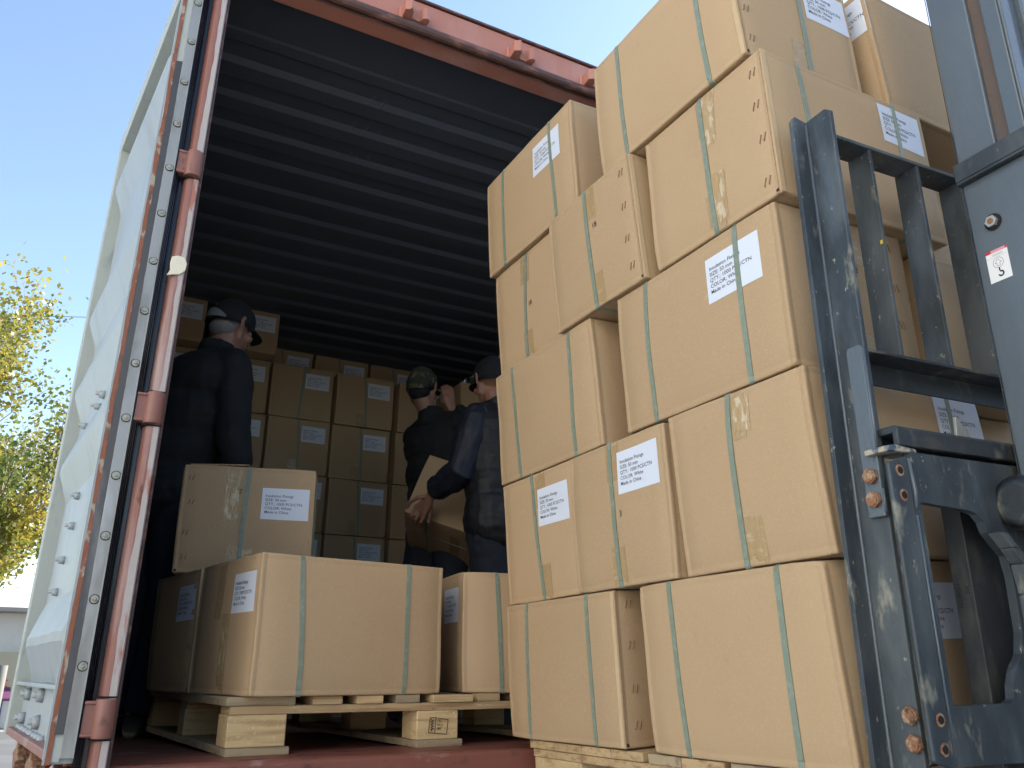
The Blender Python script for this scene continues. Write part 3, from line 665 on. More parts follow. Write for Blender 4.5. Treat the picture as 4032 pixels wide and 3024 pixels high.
# ---------------------------------------------------------------- forklift
fk = tag(empty('forklift', FK @ Matrix.Translation((.45, .8, -1.28))), 'dusty blue grey forklift mast and load backrest holding up the tall carton stack', 'forklift')
bpy.context.view_layer.update()
def fp(mb, name, m, bevel=.0015, parent=None):
    o = mb.build(name, m, None, None, bevel); o.data.transform(FK)
    p = parent or fk; o.parent = p; o.matrix_parent_inverse = p.matrix_world.inverted() if p is fk else Matrix()
    return o
br = fp(MB().prism([(-.066, 1.196), (-.100, 1.203), (-.1085, 1.192), (-.1085, -.40), (-.066, -.40)], 1, .975, .985), 'load_backrest', M['fork'], .001)
mb = MB().prism([(.975, 1.197), (.925, 1.197), (.912, 1.186), (.912, -.40), (.975, -.40)], 0, -.072, -.062)
fp(mb, 'upright_flange', M['fork'], .002, br)
mb = MB().prism([(.975, 1.197), (.925, 1.197), (.912, 1.186), (.912, -.40), (.975, -.40)], 0, 1.0, 1.01)
fp(mb, 'upright_flange', M['fork'], .002, br)
# weld line along the inner corner
mb = MB().tube([(-.0735, .9735, w_) for w_ in (-.4, 0, .5, 1.19)], .0030, 6); fp(mb, 'weld_bead', M['forkglare'], 0, br)
fp(MB().box(-.0615, 1.0, .929, .984, 1.1415, 1.1495), 'top_bar', M['fork'], .0015, br)
for u in (.050, .187, .324, .461, .598, .735, .872):
    fp(MB().box(u-.0045, u+.0045, .931, .984, .6945, 1.1412), 'upright_bar', M['fork'], .001, br)
fp(MB().prism([(.929, .688), (.929, .6942), (.984, .6942), (.984, .646), (.9785, .646), (.9785, .688)], 0, -.0615, 1.0), 'middle_bar', M['forkdirty'], .001, br)
fp(MB().box(.0405, .0425, .929, .9335, .925, .933), 'yellow_tape', mat('yellow_tape', (.75, .55, .03), .5), 0, br)
mb = MB().prism([(.910, .680), (.914, .690), (.941, .690), (.9452, .682), (.9447, .3835), (.910, .3835)], 0, -.082, -.0722)
pl = fp(mb, 'bolted_plate', M['forkglare'], .002, br)
fp(MB().tube([(-.0795, .9095, .68), (-.0795, .9090, .55), (-.0795, .9095, .50)], .0028, 6).tube([(-.0795, .9095, .43), (-.0795, .909, .39)], .003, 6), 'weld_bead', M['forkglare'], 0, br)
for (v_, w_, b0) in ((.9260, .4528, -.082), (.9255, .4127, -.082), (.9225, .0745, -.0722), (.9220, .0340, -.0722)):
    mb = MB()
    for a, r_, h0, h1 in ((0, .0145, 0, .009), (0, .0115, .009, .0115)):
        n = 6 if h0 == 0 else 12
        ps = [(v_+r_*math.cos(2*PI*k/n+.3), w_+r_*math.sin(2*PI*k/n+.3)) for k in range(n)]
        mb.prism(ps, 0, b0-h1, b0-h0)
    fp(mb, 'bolt', M['rust'], .0018, br)
# carriage
car = fp(MB().box(.20, 1.0, .871, .925, .404, .4865), 'carriage', M['forkdirty'], .003)
def plate_with_hole(outer, hole, v0, v1):
    c = bpy.data.curves.new('p', 'CURVE'); c.dimensions = '2D'; c.fill_mode = 'BOTH'; c.extrude = (v1-v0)/2
    for pts in (outer, hole):
        sp = c.splines.new('POLY'); sp.points.add(len(pts)-1)
        for i, p in enumerate(pts): sp.points[i].co = (p[0], p[1], 0, 1)
        sp.use_cyclic_u = True
    o = bpy.data.objects.new('p', c); col.objects.link(o); bpy.context.view_layer.update()
    me = bpy.data.meshes.new_from_object(o.evaluated_get(bpy.context.evaluated_depsgraph_get()))
    mb = MB(); vm = (v0+v1)/2
    mb.add([(v.co.x, vm-v.co.z, v.co.y) for v in me.vertices], [tuple(p.vertices) for p in me.polygons])
    bpy.data.objects.remove(o); bpy.data.curves.remove(c); bpy.data.meshes.remove(me); return mb
outer = [(-.052, .006), (.245, .002), (.245, .487), (-.048, .487)]
hole = [(-.041, .090), (.088, .0905), (.102, .096), (.106, .118), (.118, .140), (.142, .165), (.153, .20), (.156, .29), (.150, .325), (.128, .345), (.112, .362), (.106, .380), (.094, .392), (.080, .3965), (-.043, .4035)]
fp(plate_with_hole(outer, hole, .871, .886), 'side_plate', M['fork'], .002, car)
fp(MB().box(.20, 1.0, .871, .925, .006, .0885), 'lower_bar', M['fork'], .003, car)
fp(MB().prism([(-.107, .464), (-.062, .4785), (-.059, .0), (-.104, .015)], 1, .868, .877), 'hook_plate', M['fork'], .003, car)
fp(MB().tube([(-.060, .868, .474), (-.056, .867, .42), (-.058, .868, .39)], .0035, 6).tube([(-.060, .868, .38), (-.058, .868, .02)], .0022, 6), 'weld_bead', M['forkglare'], 0, car)
fp(MB().prism([(-.095, .486), (-.095, .4955), (-.074, .4985), (-.030, .4945), (-.026, .4875)], 1, .874, .925), 'hook_cap', M['edgeworn'], .002, car)
for (u, w_, r_) in ((-.0845, .452, .0062), (-.0835, .411, .0062), (-.0795, .072, .0062), (-.0795, .031, .0062)):
    n = 20
    ring = [(u+r_*1.62*math.cos(2*PI*k/n), .8672, w_+r_*1.62*math.sin(2*PI*k/n)) for k in range(n)]+[(u+r_*math.cos(2*PI*k/n), .8662, w_+r_*math.sin(2*PI*k/n)) for k in range(n)]
    mb = MB().add(ring, [(k, (k+1) % n, n+(k+1) % n, n+k) for k in range(n)], 0, True)
    deep = [(u+r_*math.cos(2*PI*k/n), .8662, w_+r_*math.sin(2*PI*k/n)) for k in range(n)]
    mb.add(deep, [tuple(range(n))], 1)  # flat near-black disc paints the shade inside the hole
    fp(mb, 'bolt_hole_disc', [M['rust'], M['hole']], 0, car)
mb = MB().prism([(.872, .4975), (.872, .527), (.880, .5335), (.922, .5335), (.930, .526), (.930, .4985), (.922, .4985), (.922, .520), (.884, .520), (.884, .4975)], 0, -.070, 1.0)
fp(mb, 'hook_channel', M['forkdirty'], .002, car)
fp(MB().prism([(.108, .534), (.113, .574), (.118, .574), (.150, .534)], 1, .893, .899), 'latch_tab', M['alu'], .001, car)
mb = MB()
ps = [(.1555, .045), (.160, .048), (.178, .048), (.186, .040), (.197, .040)]
for (a, b), (c_, d_) in zip(ps, ps[1:]): mb.tube([(a, .838, .412), (c_, .838, .412)], [b, d_], 28, caps=False)
mb.tube([(.148, .838, .412), (.1555, .838, .412)], [.030, .045], 28)
fp(mb, 'roller', M['forkdirty'], 0, car)
# curved bracket beside the roller
mb = MB()
cur_ = [(.108, .36), (.132, .335), (.153, .31), (.160, .26), (.158, .18), (.150, .15)]
for (a, b), (c_, d_) in zip(cur_, cur_[1:]): mb.prism([(a, b), (c_, d_), (c_+.02, d_), (a+.02, b)], 1, .845, .871)
fp(mb, 'roller_bracket', M['fork'], .003, car)
# forks: dark shanks behind the carriage, blades under the pallet
for k, u in enumerate((.126, .80)):
    f = fp(MB().box(u, u+.11, .9265, .9640, -.125, .500), 'fork', M['forkdark'], .002)
    fp(MB().prism([(.930, -.125), (.9605, -.125), (2.05, -.120), (2.05, -.109), (.9605, -.088), (.930, -.088)], 0, u, u+.11), 'fork_blade', M['forkdark'], .002, f)
    if k == 0:
        mb = MB()
        for t, vv, ww, s_ in (('17040770', .9585, .284, .0125), ('300', .9415, .280, .0125)):
            V, F = text_mesh([t], s_, 0, .85); mb.add([(u-.0006, vv-y, ww-x) for x, y in V], F)
        fp(mb, 'stamped_number', M['hole'], 0, f)
# lift cylinder, and a near-black box that fills the view behind the opening
fp(MB().tube([(.30, .80, -1.2), (.30, .80, 1.6)], .05, 20), 'lift_cylinder', M['forkdirty'], 0)
fp(MB().box(.237, .40, .940, .968, -.30, .48), 'carriage_backing', M['hole'], .0, car)
# mast
for k, u in enumerate((.20, .82)):
    sg = 1 if k == 0 else -1; e = u if k == 0 else u+.075
    def X(a): return u+a if k == 0 else u+.075-a
    mb = MB()
    def bx(a0, a1, v0, v1, w0, w1, mi=0):
        x0, x1 = sorted((X(a0), X(a1))); mb.box(x0, x1, v0, v1, w0, w1, mi)
    bx(0, .075, .772, .852, 1.094, 2.35); bx(0, .060, .712, .745, 1.094, 2.35)
    bx(0, .080, .690, .852, -1.22, 1.052); bx(.0, .030, .7055, .7115, 1.094, 2.35); bx(.060, .095, .700, .745, 1.094, 2.35)
    ms = fp(mb, 'mast_channel', M['forkglare'], .004)
    mb = MB(); bx(.008, .05, .7455, .7715, 1.094, 2.35); fp(mb, 'rusty_groove', M['rustgroove'], 0, ms)
    mb = MB(); bx(-.001, .001, .8525, .8535, -1.2, 2.35); fp(mb, 'worn_edge', M['fork'], 0, ms)
fp(MB().box(.184, .911, .700, .8555, 1.0535, 1.0935).prism([(.184, 1.0535), (.184, 1.047), (.26, 1.047), (.26, 1.0535)], 1, .70, .855), 'cross_member', M['fork'], .003)
fp(MB().box(.20, .895, .72, .80, 2.25, 2.35), 'mast_crosshead', M['forkglare'], .004)
mb = MB().tube([(.1985, .806, .947), (.1965, .806, .947)], .0165, 24, 0)
h6 = [(.806+.0118*math.cos(2*PI*k/6), .947+.0118*math.sin(2*PI*k/6)) for k in range(6)]
mb.prism(h6, 0, .190, .197, 1); mb.tube([(.190, .806, .947), (.1890, .806, .947)], .0058, 12, 2)
fp(mb, 'hex_nut', [M['hole'], M['zinc'], M['rust']], 0)
# hook sticker on the mast
mw = mat('sticker_white', (.80, .81, .80), .4); mr_ = mat('sticker_red', (.62, .03, .05), .4); mg = mat('sticker_grey', (.42, .36, .38), .5); mk = mat('sticker_black', (.02, .02, .03), .5)
st = MB(); VC, WC_ = .8125, .8605
def sxy(a, b, lift): return (.2-lift, VC-a, WC_+b)
def spoly(pts, mi, lift): st.add([sxy(a, b, lift) for a, b in pts], [tuple(range(len(pts)))], mi)
spoly([(-.0215, -.032), (.0215, -.032), (.0215, .032), (-.0215, .032)], 0, .0006)
spoly([(-.0215, .0265), (-.0105, .0265), (-.0105, .032), (-.0215, .032)], 1, .0009)
spoly([(-.0105, .0265), (.0175, .0265), (.0175, .032), (-.0105, .032)], 4, .0009)
spoly([(.0175, .0265), (.0215, .0265), (.0215, .032), (.0175, .032)], 1, .0009)
spoly([(-.0215, .0168), (.0215, .0168), (.0215, .0172), (-.0215, .0172)], 2, .0009)
V, F = text_mesh(['由此起吊'], .0052, 0, 1); st.add([sxy(-.0085+x, .0195+y, .0009) for x, y in V], F, 2)
def sring(cx_, cy_, r0, r1, a0, a1, n=28):
    vs = [sxy(cx_+r_*math.cos(a0+(a1-a0)*k/n), cy_+r_*math.sin(a0+(a1-a0)*k/n), .0009) for k in range(n+1) for r_ in (r0, r1)]
    st.add(vs, [(2*k, 2*k+1, 2*k+3, 2*k+2) for k in range(n)], 3)
sring(0, .0045, .0098, .0104, 0, 2*PI)
ar = [(-.003, -.003), (.003, -.003), (.003, .003), (.0065, .003), (0, .0105), (-.0065, .003), (-.003, .003)]
for (a, b), (c_, d_) in zip(ar, ar[1:]+ar[:1]):
    dv = Vector((c_-a, d_-b)).normalized()*.00028; spoly([(a+dv.y, b-dv.x+.001), (c_+dv.y, d_-dv.x+.001), (c_-dv.y, d_+dv.x+.001), (a-dv.y, b+dv.x+.001)], 3, .0009)
spoly([(-.0013, -.0125), (.0013, -.0125), (.0013, -.0058), (-.0013, -.0058)], 3, .0009)
sring(.0018, -.0185, .0030, .0062, PI*.62, -PI*.95, 24)
mp = mat('sticker_pink', (.70, .32, .34), .4)
fp(st, 'lifting_sticker', [mw, mr_, mg, mk, mp], 0)
# lifting body behind the mast (outside the picture on the right)
bodyp = fp(MB().box(.12, .98, -1.35, .45, -.98, -.30), 'chassis', M['forkglare'], .03)
fp(MB().box(.16, .94, -1.55, -.95, -.80, .0), 'counterweight', M['forkglare'], .06)
fp(MB().box(.35, .75, -.75, -.35, -.30, -.05).box(.35, .75, -.85, -.75, -.30, .25), 'seat', M['blackrubber'], .03)
for u in (.16, .90):
    for v0_, v1_ in ((.42, .30), (-1.0, -1.0)): fp(MB().tube([(u, v0_, -.35), (u, v1_, .95)], .025, 8), 'guard_post', M['blackrubber'], 0)
fp(MB().box(.12, .94, -1.05, .35, .95, .99), 'overhead_guard', M['blackrubber'], .01)
for u in (.06, .92):
    for v_ in (.42, -1.15):
        wl = fp(MB().tube([(u-.02, v_, -1.0), (u+.14, v_, -1.0)], .29 if v_ > 0 else .24, 28), 'wheel', M['blackrubber'], .02)
        fp(MB().tube([(u-.03, v_, -1.0), (u+.15, v_, -1.0)], .14, 20), 'rim', M['zinc'], 0, wl)

# ---------------------------------------------------------------- trailer under the container
GZ = -1.45
trl = tag(empty('trailer', Matrix.Translation((1.3, 5.2, GZ))), 'dark flatbed trailer carrying the container', 'trailer')
def tp(mb, name, m, bevel=.004):
    o = mb.build(name, m, None, None, bevel); o.parent = trl; o.matrix_parent_inverse = Matrix.Translation((-1.3, -5.2, -GZ)); return o
tp(MB().box(.75, .87, 2.3, 8.4, -.66, -.37).box(1.75, 1.87, 2.3, 8.4, -.66, -.37), 'chassis_rail', M['hole'])
for yy in (2.4, 4, 5.5, 7, 8.2): tp(MB().box(.1, 2.5, yy, yy+.1, -.5, -.37), 'cross_beam', M['hole'])
for yy in (5.6, 6.9):
    for xx in (.12, 2.18):
        tp(MB().tube([(xx, yy, GZ+.5), (xx+.28, yy, GZ+.5)], .5, 28), 'wheel', M['blackrubber'], .02)

# ---------------------------------------------------------------- ground, shop, pole, wire
gm = mat('yard_concrete', (.36, .355, .345), .85, layers=[((.20, .20, .195), .8, .45, .65, U1, 8), ((.36, .355, .34), 14, .6, .75, U1, 5)], bump=[(40, .3, U1)])
rd = MB().add([(-200, 8.5, GZ+.004), (200, 8.5, GZ+.004), (200, 26, GZ+.004), (-200, 26, GZ+.004)], [(0, 1, 2, 3)]).build('road', mat('road_asphalt', (.105, .107, .112), .85, layers=[((.15, .15, .15), .6, .5, .7, U1, 8)])); tag(rd, kind='structure')
g_ = MB().add([(-300, -300, GZ), (300, -300, GZ), (300, 600, GZ), (-300, 600, GZ)], [(0, 1, 2, 3)]).build('ground', gm); tag(g_, kind='structure')
SH = Matrix.Translation((-4.2, 27, GZ)) @ Matrix.Rotation(R(6), 4, 'Z')
shop = tag(empty('shop', SH), 'small cream roadside shop with red letters on its fascia, beyond the tree', 'shop')
def sp_(mb, name, m, bevel=0): o = mb.build(name, m, None, None, bevel); o.parent = shop; return o
wallm = mat('shop_wall', (.62, .61, .58), .8, layers=[((.55, .52, .46), 1.2, .55, .75, U1, 6)])
sp_(MB().box(-9, 9, 0, 7, 0, 3.0), 'wall', wallm, .03)
sp_(MB().box(-9.3, 9.3, -.5, 7.2, 3.0, 3.12), 'roof', mat('shop_roof', (.35, .33, .32), .8), .02)
sp_(MB().box(-9, 9, -.25, -.004, .95, 1.95), 'fascia', mat('shop_fascia', (.42, .38, .28), .6))
V, F = text_mesh(['et'], .42, 0, 1.0); sp_(MB().add([(x+2.72, -.262, y+1.05) for x, y in V], F), 'sign_letters', mat('sign_red', (.72, .04, .03), .5))
sp_(MB().prism([(-.9, .72), (-.25, 1.0), (-.25, 1.05), (-.9, .78)], 0, 1.6, 3.15), 'awning', mat('awning_purple', (.13, .04, .11), .6))
sp_(MB().box(2.0, 3.05, -.04, -.002, 0, .94), 'door', mat('shop_door_blue', (.05, .09, .22), .4), .01)
for x in (-7, -4.6, -1.9, 4.4, 6.6):
    f = sp_(MB().box(x, x+1.3, -.05, -.002, 2.05, 2.8), 'window', mat('window_frame', (.7, .7, .7), .5)); o = MB().box(x+.08, x+1.22, -.062, -.052, 2.12, 2.73).build('pane', mat('pane_dark', (.04, .05, .06), .1)); o.parent = f
polem = mat('pole_grey', (.17, .17, .16), .8)
pb = tag(MB().tube([(-.84, 17.5, GZ), (-.84, 17.5, GZ+1.55)], .07, 12).build('bollard_post', polem), 'short grey post standing at the road edge by the shop', 'post')
up_ = tag(empty('utility_pole', Matrix.Translation((-14, 62, GZ))), 'distant utility pole carrying one thin wire, mostly hidden by trees', 'utility pole')
def upp(mb, n_, m): o = mb.build(n_, m); o.parent = up_; o.matrix_parent_inverse = Matrix.Translation((14, -62, -GZ)); return o
upp(MB().tube([(-14, 62, GZ), (-14, 62, 22.6)], [.2, .12], 12), 'pole', polem)
w0, w1 = Vector((-14, 62, 22.2)), Vector((14, 62, 27.6)); pts = []
for k in range(25):
    t = k/24; p = w0.lerp(w1, t); p.z -= 1.6*4*t*(1-t)*.25; pts.append(p)
upp(MB().tube(pts, .022, 6), 'power_line', M['hole'])

wh = tag(empty('blocker', Matrix.Translation((20, -15, GZ))), 'long grey warehouse added unseen on the right to darken and shade the yard', 'blocker')  # unseen block added to cut the light coming from the right
def whp(mb, n_, m, b=0): o = mb.build(n_, m, None, None, b); o.parent = wh; return o
whp(MB().box(-7, 7, -18, 16, 0, 5), 'wall', mat('blocker_wall', (.20, .20, .20), .8)); whp(MB().box(-7.4, 7.4, -18.4, 16.4, 5, 5.2), 'roof', M['hole'], .02)
whp(MB().box(-7, -3, 15.4, 20.2, 0, 13), 'sun_block_tower', M['wall_in'], .02)  # unseen tower added to keep direct sun off the forklift and stack
for yy in range(-15, 15, 7): whp(MB().box(-7.08, -7, yy, yy+4, 0, 4.2), 'roller_door', M['wall_in'], .02)
yw = tag(empty('light_tuning_hall', Matrix.Translation((3, -27, GZ))), 'low unseen hall added behind the camera to tune light reaching the cartons', 'building')  # added out of view to tune the low light from behind
def ywp(mb, n_, m, b=0): o = mb.build(n_, m, None, None, b); o.parent = yw; return o
ywp(MB().box(-30, 9.5, -8, 5, 0, 4.2), 'wall', mat('light_tuning_wall', (.66, .65, .63), .8)); ywp(MB().box(-30.4, 9.6, -8.4, 5.4, 4.2, 4.4), 'roof', M['hole'], .02)
for xx in range(-28, 8, 6): ywp(MB().box(xx, xx+4, 5, 5.08, 0, 3.4), 'roller_door', M['wall_in'], .02)
# added unseen building left of and behind the camera; its wall bounces fill light
sb_ = tag(empty('fill_light_building', Matrix.Translation((-12.5, -16, GZ))), 'long unseen cream building added on the left to bounce fill light', 'building')
def sbp(mb, n_, m, b=0): o = mb.build(n_, m, None, None, b); o.parent = sb_; return o
sbm = mat('fill_light_wall', (.80, .79, .77), .85, layers=[((.68, .67, .65), .7, .5, .75, U1, 6)])
sbp(MB().box(-5, 5, 3, 17, 0, 11), 'wall', sbm); sbp(MB().box(-5.4, 5.4, 2.6, 17.4, 11, 11.3), 'roof', M['woodold'], .02)
for yy in range(5, 15, 5):
    sbp(MB().box(5, 5.08, yy, yy+1.6, 1.2, 2.8), 'window', M['hole'], .02); sbp(MB().box(5, 5.08, yy, yy+1.6, 5.2, 6.8), 'window', M['hole'], .02)

# ---------------------------------------------------------------- trees
def leafmat(name, c, c2, tr):
    m = bpy.data.materials.new(name); m.use_nodes = True; n = m.node_tree.nodes; L = m.node_tree.links; n.clear()
    at = n.new('ShaderNodeAttribute'); at.attribute_name = 'tint'
    mx = n.new('ShaderNodeMix'); mx.data_type = 'RGBA'; mx.inputs[6].default_value = (*c, 1); mx.inputs[7].default_value = (*c2, 1); L.new(at.outputs['Fac'], mx.inputs[0])
    d = n.new('ShaderNodeBsdfDiffuse'); t = n.new('ShaderNodeBsdfTranslucent'); a = n.new('ShaderNodeMixShader'); a.inputs[0].default_value = tr
    L.new(mx.outputs[2], d.inputs[0]); L.new(mx.outputs[2], t.inputs[0]); L.new(d.outputs[0], a.inputs[1]); L.new(t.outputs[0], a.inputs[2])
    gl = n.new('ShaderNodeBsdfGlossy'); gl.inputs['Roughness'].default_value = .4; gl.inputs[0].default_value = (.5, .5, .5, 1); b2 = n.new('ShaderNodeMixShader'); b2.inputs[0].default_value = .06
    L.new(a.outputs[0], b2.inputs[1]); L.new(gl.outputs[0], b2.inputs[2]); o = n.new('ShaderNodeOutputMaterial'); L.new(b2.outputs[0], o.inputs[0]); return m
bark = mat('bark_pale', (.34, .27, .20), .9, layers=[((.18, .14, .10), 12, .5, .7, (1, 1, .3), 6)])
lm = leafmat('autumn_leaves', (.10, .155, .035), (.40, .33, .05), .5)
def tree(x, y, h, seed, label, nleaf, spread, dens, zlo):
    rn = random.Random(seed); root = tag(empty('tree', Matrix.Translation((x, y, GZ))), label, 'tree', 'trees beyond the open door')
    mb = MB(); tips = []
    def grow(p, d, ln, r_, lv):
        pts = [p]; q = p.copy(); dd = d.copy(); n = 5
        for i in range(n):
            dd = (dd+Vector((rn.uniform(-.22, .22), rn.uniform(-.22, .22), rn.uniform(-.05, .16)))).normalized(); q = q+dd*ln/n; pts.append(q.copy())
            if lv < 3 and i >= 1:
                for _ in range(2 if lv == 0 else rn.choice((1, 2))):
                    a = rn.uniform(0, 2*PI); o_ = Vector((math.cos(a), math.sin(a), rn.uniform(.2, .95))).normalized()
                    grow(q.copy(), (dd*.5+o_*spread).normalized(), ln*rn.uniform(.42, .62), r_*(1-i/n)*.55+.004, lv+1)
            if lv >= 2 or (lv == 1 and i > 2): tips.append((q.copy(), lv))
        mb.tube(pts, [r_*(1-.75*i/n) for i in range(n+1)], 7 if lv < 2 else 4)
    grow(Vector((0, 0, 0)), Vector((0, 0, 1)), h*.72, h*.022, 0)
    o = mb.build('trunk', bark); o.parent = root
    vs = []; fs = []; tint = []
    for k in range(nleaf):
        t, lv = rn.choice(tips)
        if t.z < zlo: continue
        if rn.random() > dens(t.z/h): continue
        c = t+Vector((rn.gauss(0, .17), rn.gauss(0, .17), rn.gauss(0, .15)))
        s_ = rn.uniform(.028, .055); a = Vector((rn.gauss(0, 1), rn.gauss(0, 1), rn.gauss(0, 1))).normalized(); b = a.orthogonal().normalized(); b.rotate(Matrix.Rotation(rn.uniform(0, 6.28), 3, a)); c2 = a.cross(b)
        n = len(vs); vs += [c-b*s_, c+c2*s_*.75, c+b*s_*1.1, c-c2*s_*.75]; fs.append((n, n+1, n+2, n+3))
        g_ = min(1, max(0, .35+.9*noise.noise(c*.9+Vector((seed, 0, 0)))+rn.uniform(-.25, .35))); tint += [g_]*4
    mb = MB().add(vs, fs); o = mb.build('crown', lm); o.parent = root
    at = o.data.attributes.new('tint', 'FLOAT', 'POINT'); at.data.foreach_set('value', tint)
    return root
tree(-1.75, 15.5, 6.5, 11, 'yellow green autumn tree close behind the open container door', 70000, .9, lambda t: 1 if t < .60 else .22, 1.9)
tree(-4.4, 19, 8.2, 5, 'sparse taller tree at the left edge of the picture', 20000, .9, lambda t: .6 if t < .6 else .35, 2.6)
tree(-3.2, 23, 5.6, 8, 'dense green tree farther back in front of the shop', 45000, 1.0, lambda t: 1, 2.1)

# ---------------------------------------------------------------- people
skin = mat('skin', (.27, .135, .09), .5, base2=(.32, .165, .115), layers=[((.28, .13, .09), 60, .6, .8, U1, 4)], bump=[(130, .25, U1), (35, .25, U1)])
blk = mat('black_jacket', (.009, .0095, .011), .85, bump=[(6, .6, U1), (300, .2, U1)])
navy = mat('navy_sleeve', (.010, .013, .024), .6, bump=[(7, .7, U1), (25, .3, U1)])
trou = mat('navy_trousers', (.018, .024, .038), .85, bump=[(5, .6, (1, 1, .4))])
vestm = mat('quilted_vest', (.011, .012, .016), .6, bump=[(9, .9, (.3, .3, 3)), (40, .4, U1)])
capm = mat('black_cap', (.010, .010, .013), .9)
hairg = mat('grey_hair', (.20, .19, .18), .9, bump=[(200, .8, (1, 1, .2))])
camo = mat('camo_cap', (.035, .040, .025), .9, layers=[((.10, .085, .05), 14, .52, .56, (1, 1, 1.6), 2), ((.012, .012, .014), 11, .54, .57, (1.6, 1, 1), 2), ((.16, .14, .10), 19, .60, .63, (1, 1.5, 1), 2)])
shoe = mat('shoe', (.02, .02, .02), .5)
def finish(mb, name, m, voxel, parent=None, disp=None, smooth=3):
    o = mb.build(name, m)
    r_ = o.modifiers.new('join', 'REMESH'); r_.mode = 'VOXEL'; r_.voxel_size = voxel; r_.use_smooth_shade = True
    if smooth:
        s_ = o.modifiers.new('soften', 'SMOOTH'); s_.factor = .5; s_.iterations = smooth
    if disp:
        t = bpy.data.textures.new(name, 'CLOUDS'); t.noise_scale = disp[0]; t.noise_depth = 2
        d = o.modifiers.new('folds', 'DISPLACE'); d.texture = t; d.strength = disp[1]; d.mid_level = .5
    if parent: o.parent = parent
    return o
def basis(f):
    f = Vector((f[0], f[1], 0)).normalized(); r_ = Vector((f.y, -f.x, 0)); return Matrix(((r_.x, f.x, 0), (r_.y, f.y, 0), (r_.z, f.z, 1)))  # columns: right, forward, up
def head(mb, c, f, tilt=0):
    B = basis(f) @ Matrix.Rotation(-tilt, 3, 'X'); c = Vector(c)
    def P(x, y, z): return c+B @ Vector((x, y, z))
    mb.ball(P(0, -.008, .030), (.075, .093, .088), 20, 0, B)          # cranium
    mb.ball(P(0, .022, -.040), (.060, .068, .070), 18, 0, B)          # face
    mb.ball(P(0, .042, -.088), (.036, .036, .026), 14, 0, B)          # chin
    mb.tube([P(-.058, .0, -.02), P(-.052, .012, -.06), P(-.02, .05, -.092)], [.020, .020, .018], 10); mb.tube([P(.058, .0, -.02), P(.052, .012, -.06), P(.02, .05, -.092)], [.020, .020, .018], 10)
    mb.tube([P(0, .083, .012), P(0, .100, -.022), P(0, .106, -.035)], [.009, .012, .014], 10)   # nose
    mb.ball(P(-.012, .094, -.038), (.008, .009, .007), 8, 0, B); mb.ball(P(.012, .094, -.038), (.008, .009, .007), 8, 0, B)
    mb.tube([P(-.05, .066, .020), P(-.02, .086, .022), P(.02, .086, .022), P(.05, .066, .020)], [.010, .010, .010, .010], 8)   # brow
    mb.tube([P(-.026, .080, -.064), P(0, .090, -.062), P(.026, .080, -.064)], [.005, .0075, .005], 8); mb.tube([P(-.024, .078, -.074), P(0, .087, -.075), P(.024, .078, -.074)], [.005, .008, .005], 8)
    for s_ in (-1, 1):
        mb.ball(P(s_*.042, .068, -.030), (.020, .022, .020), 10, 0, B)   # cheek
        mb.tube([P(s_*.074, -.004, -.034), P(s_*.082, -.010, -.018), P(s_*.087, -.017, .004), P(s_*.086, -.010, .022), P(s_*.078, .002, .018)], [.007, .008, .008, .008, .006], 8)
        mb.ball(P(s_*.078, -.002, -.004), (.006, .014, .022), 8, 0, B)
    return B
def eyes(c, f, tilt, parent):
    B = basis(f) @ Matrix.Rotation(-tilt, 3, 'X'); c = Vector(c); mb = MB()
    for s_ in (-1, 1):
        mb.ball(c+B @ Vector((s_*.031, .072, .0)), (.0125, .0115, .0105), 12, 0, B); mb.ball(c+B @ Vector((s_*.031, .0815, .0)), (.005, .004, .005), 8, 1, B)
    o = mb.build('eyes', [mat('eye_white', (.6, .58, .55), .3), capm]); o.parent = parent
def finger(mb, pts, r0=.0088, r1=.0066):
    pts = [Vector(p) for p in pts]; n = len(pts)
    mb.tube(pts, [r0+(r1-r0)*i/(n-1) for i in range(n)], 10)
    mb.ball(pts[-1], r1*1.0, 10)
    for p in pts[1:-1]: mb.ball(p, r0*1.02, 10)
def auto_hand(mb, wr, kn, nrm, curl, side=1):
    """wr wrist, kn centre of the knuckles, nrm = back-of-hand normal, curl 0..1"""
    wr, kn, nrm = Vector(wr), Vector(kn), Vector(nrm).normalized(); d = (kn-wr).normalized(); nrm = (nrm-d*nrm.dot(d)).normalized(); a = d.cross(nrm)*side
    mb.tube([wr-d*.03, wr, wr.lerp(kn, .5), kn], [(.020, .026), (.019, .026), (.016, .036), (.013, .040)], 12)
    for k, (o_, l) in enumerate(((.030, .072), (.010, .080), (-.010, .075), (-.030, .060))):
        p = kn+a*o_; ps = [wr.lerp(p, .75), p]; th = 0
        for s_ in (.46, .30, .24):
            th += curl*R(62); q = ps[-1]+(d*math.cos(th)-nrm*math.sin(th))*l*s_; ps.append(q)
        finger(mb, ps)
    b = wr.lerp(kn, .35)+a*.026; finger(mb, [b-a*.01, b+a*.018+d*.022-nrm*.008, b+a*.022+d*.048-nrm*.018, b+a*.016+d*.066-nrm*.026], .0105, .0080)
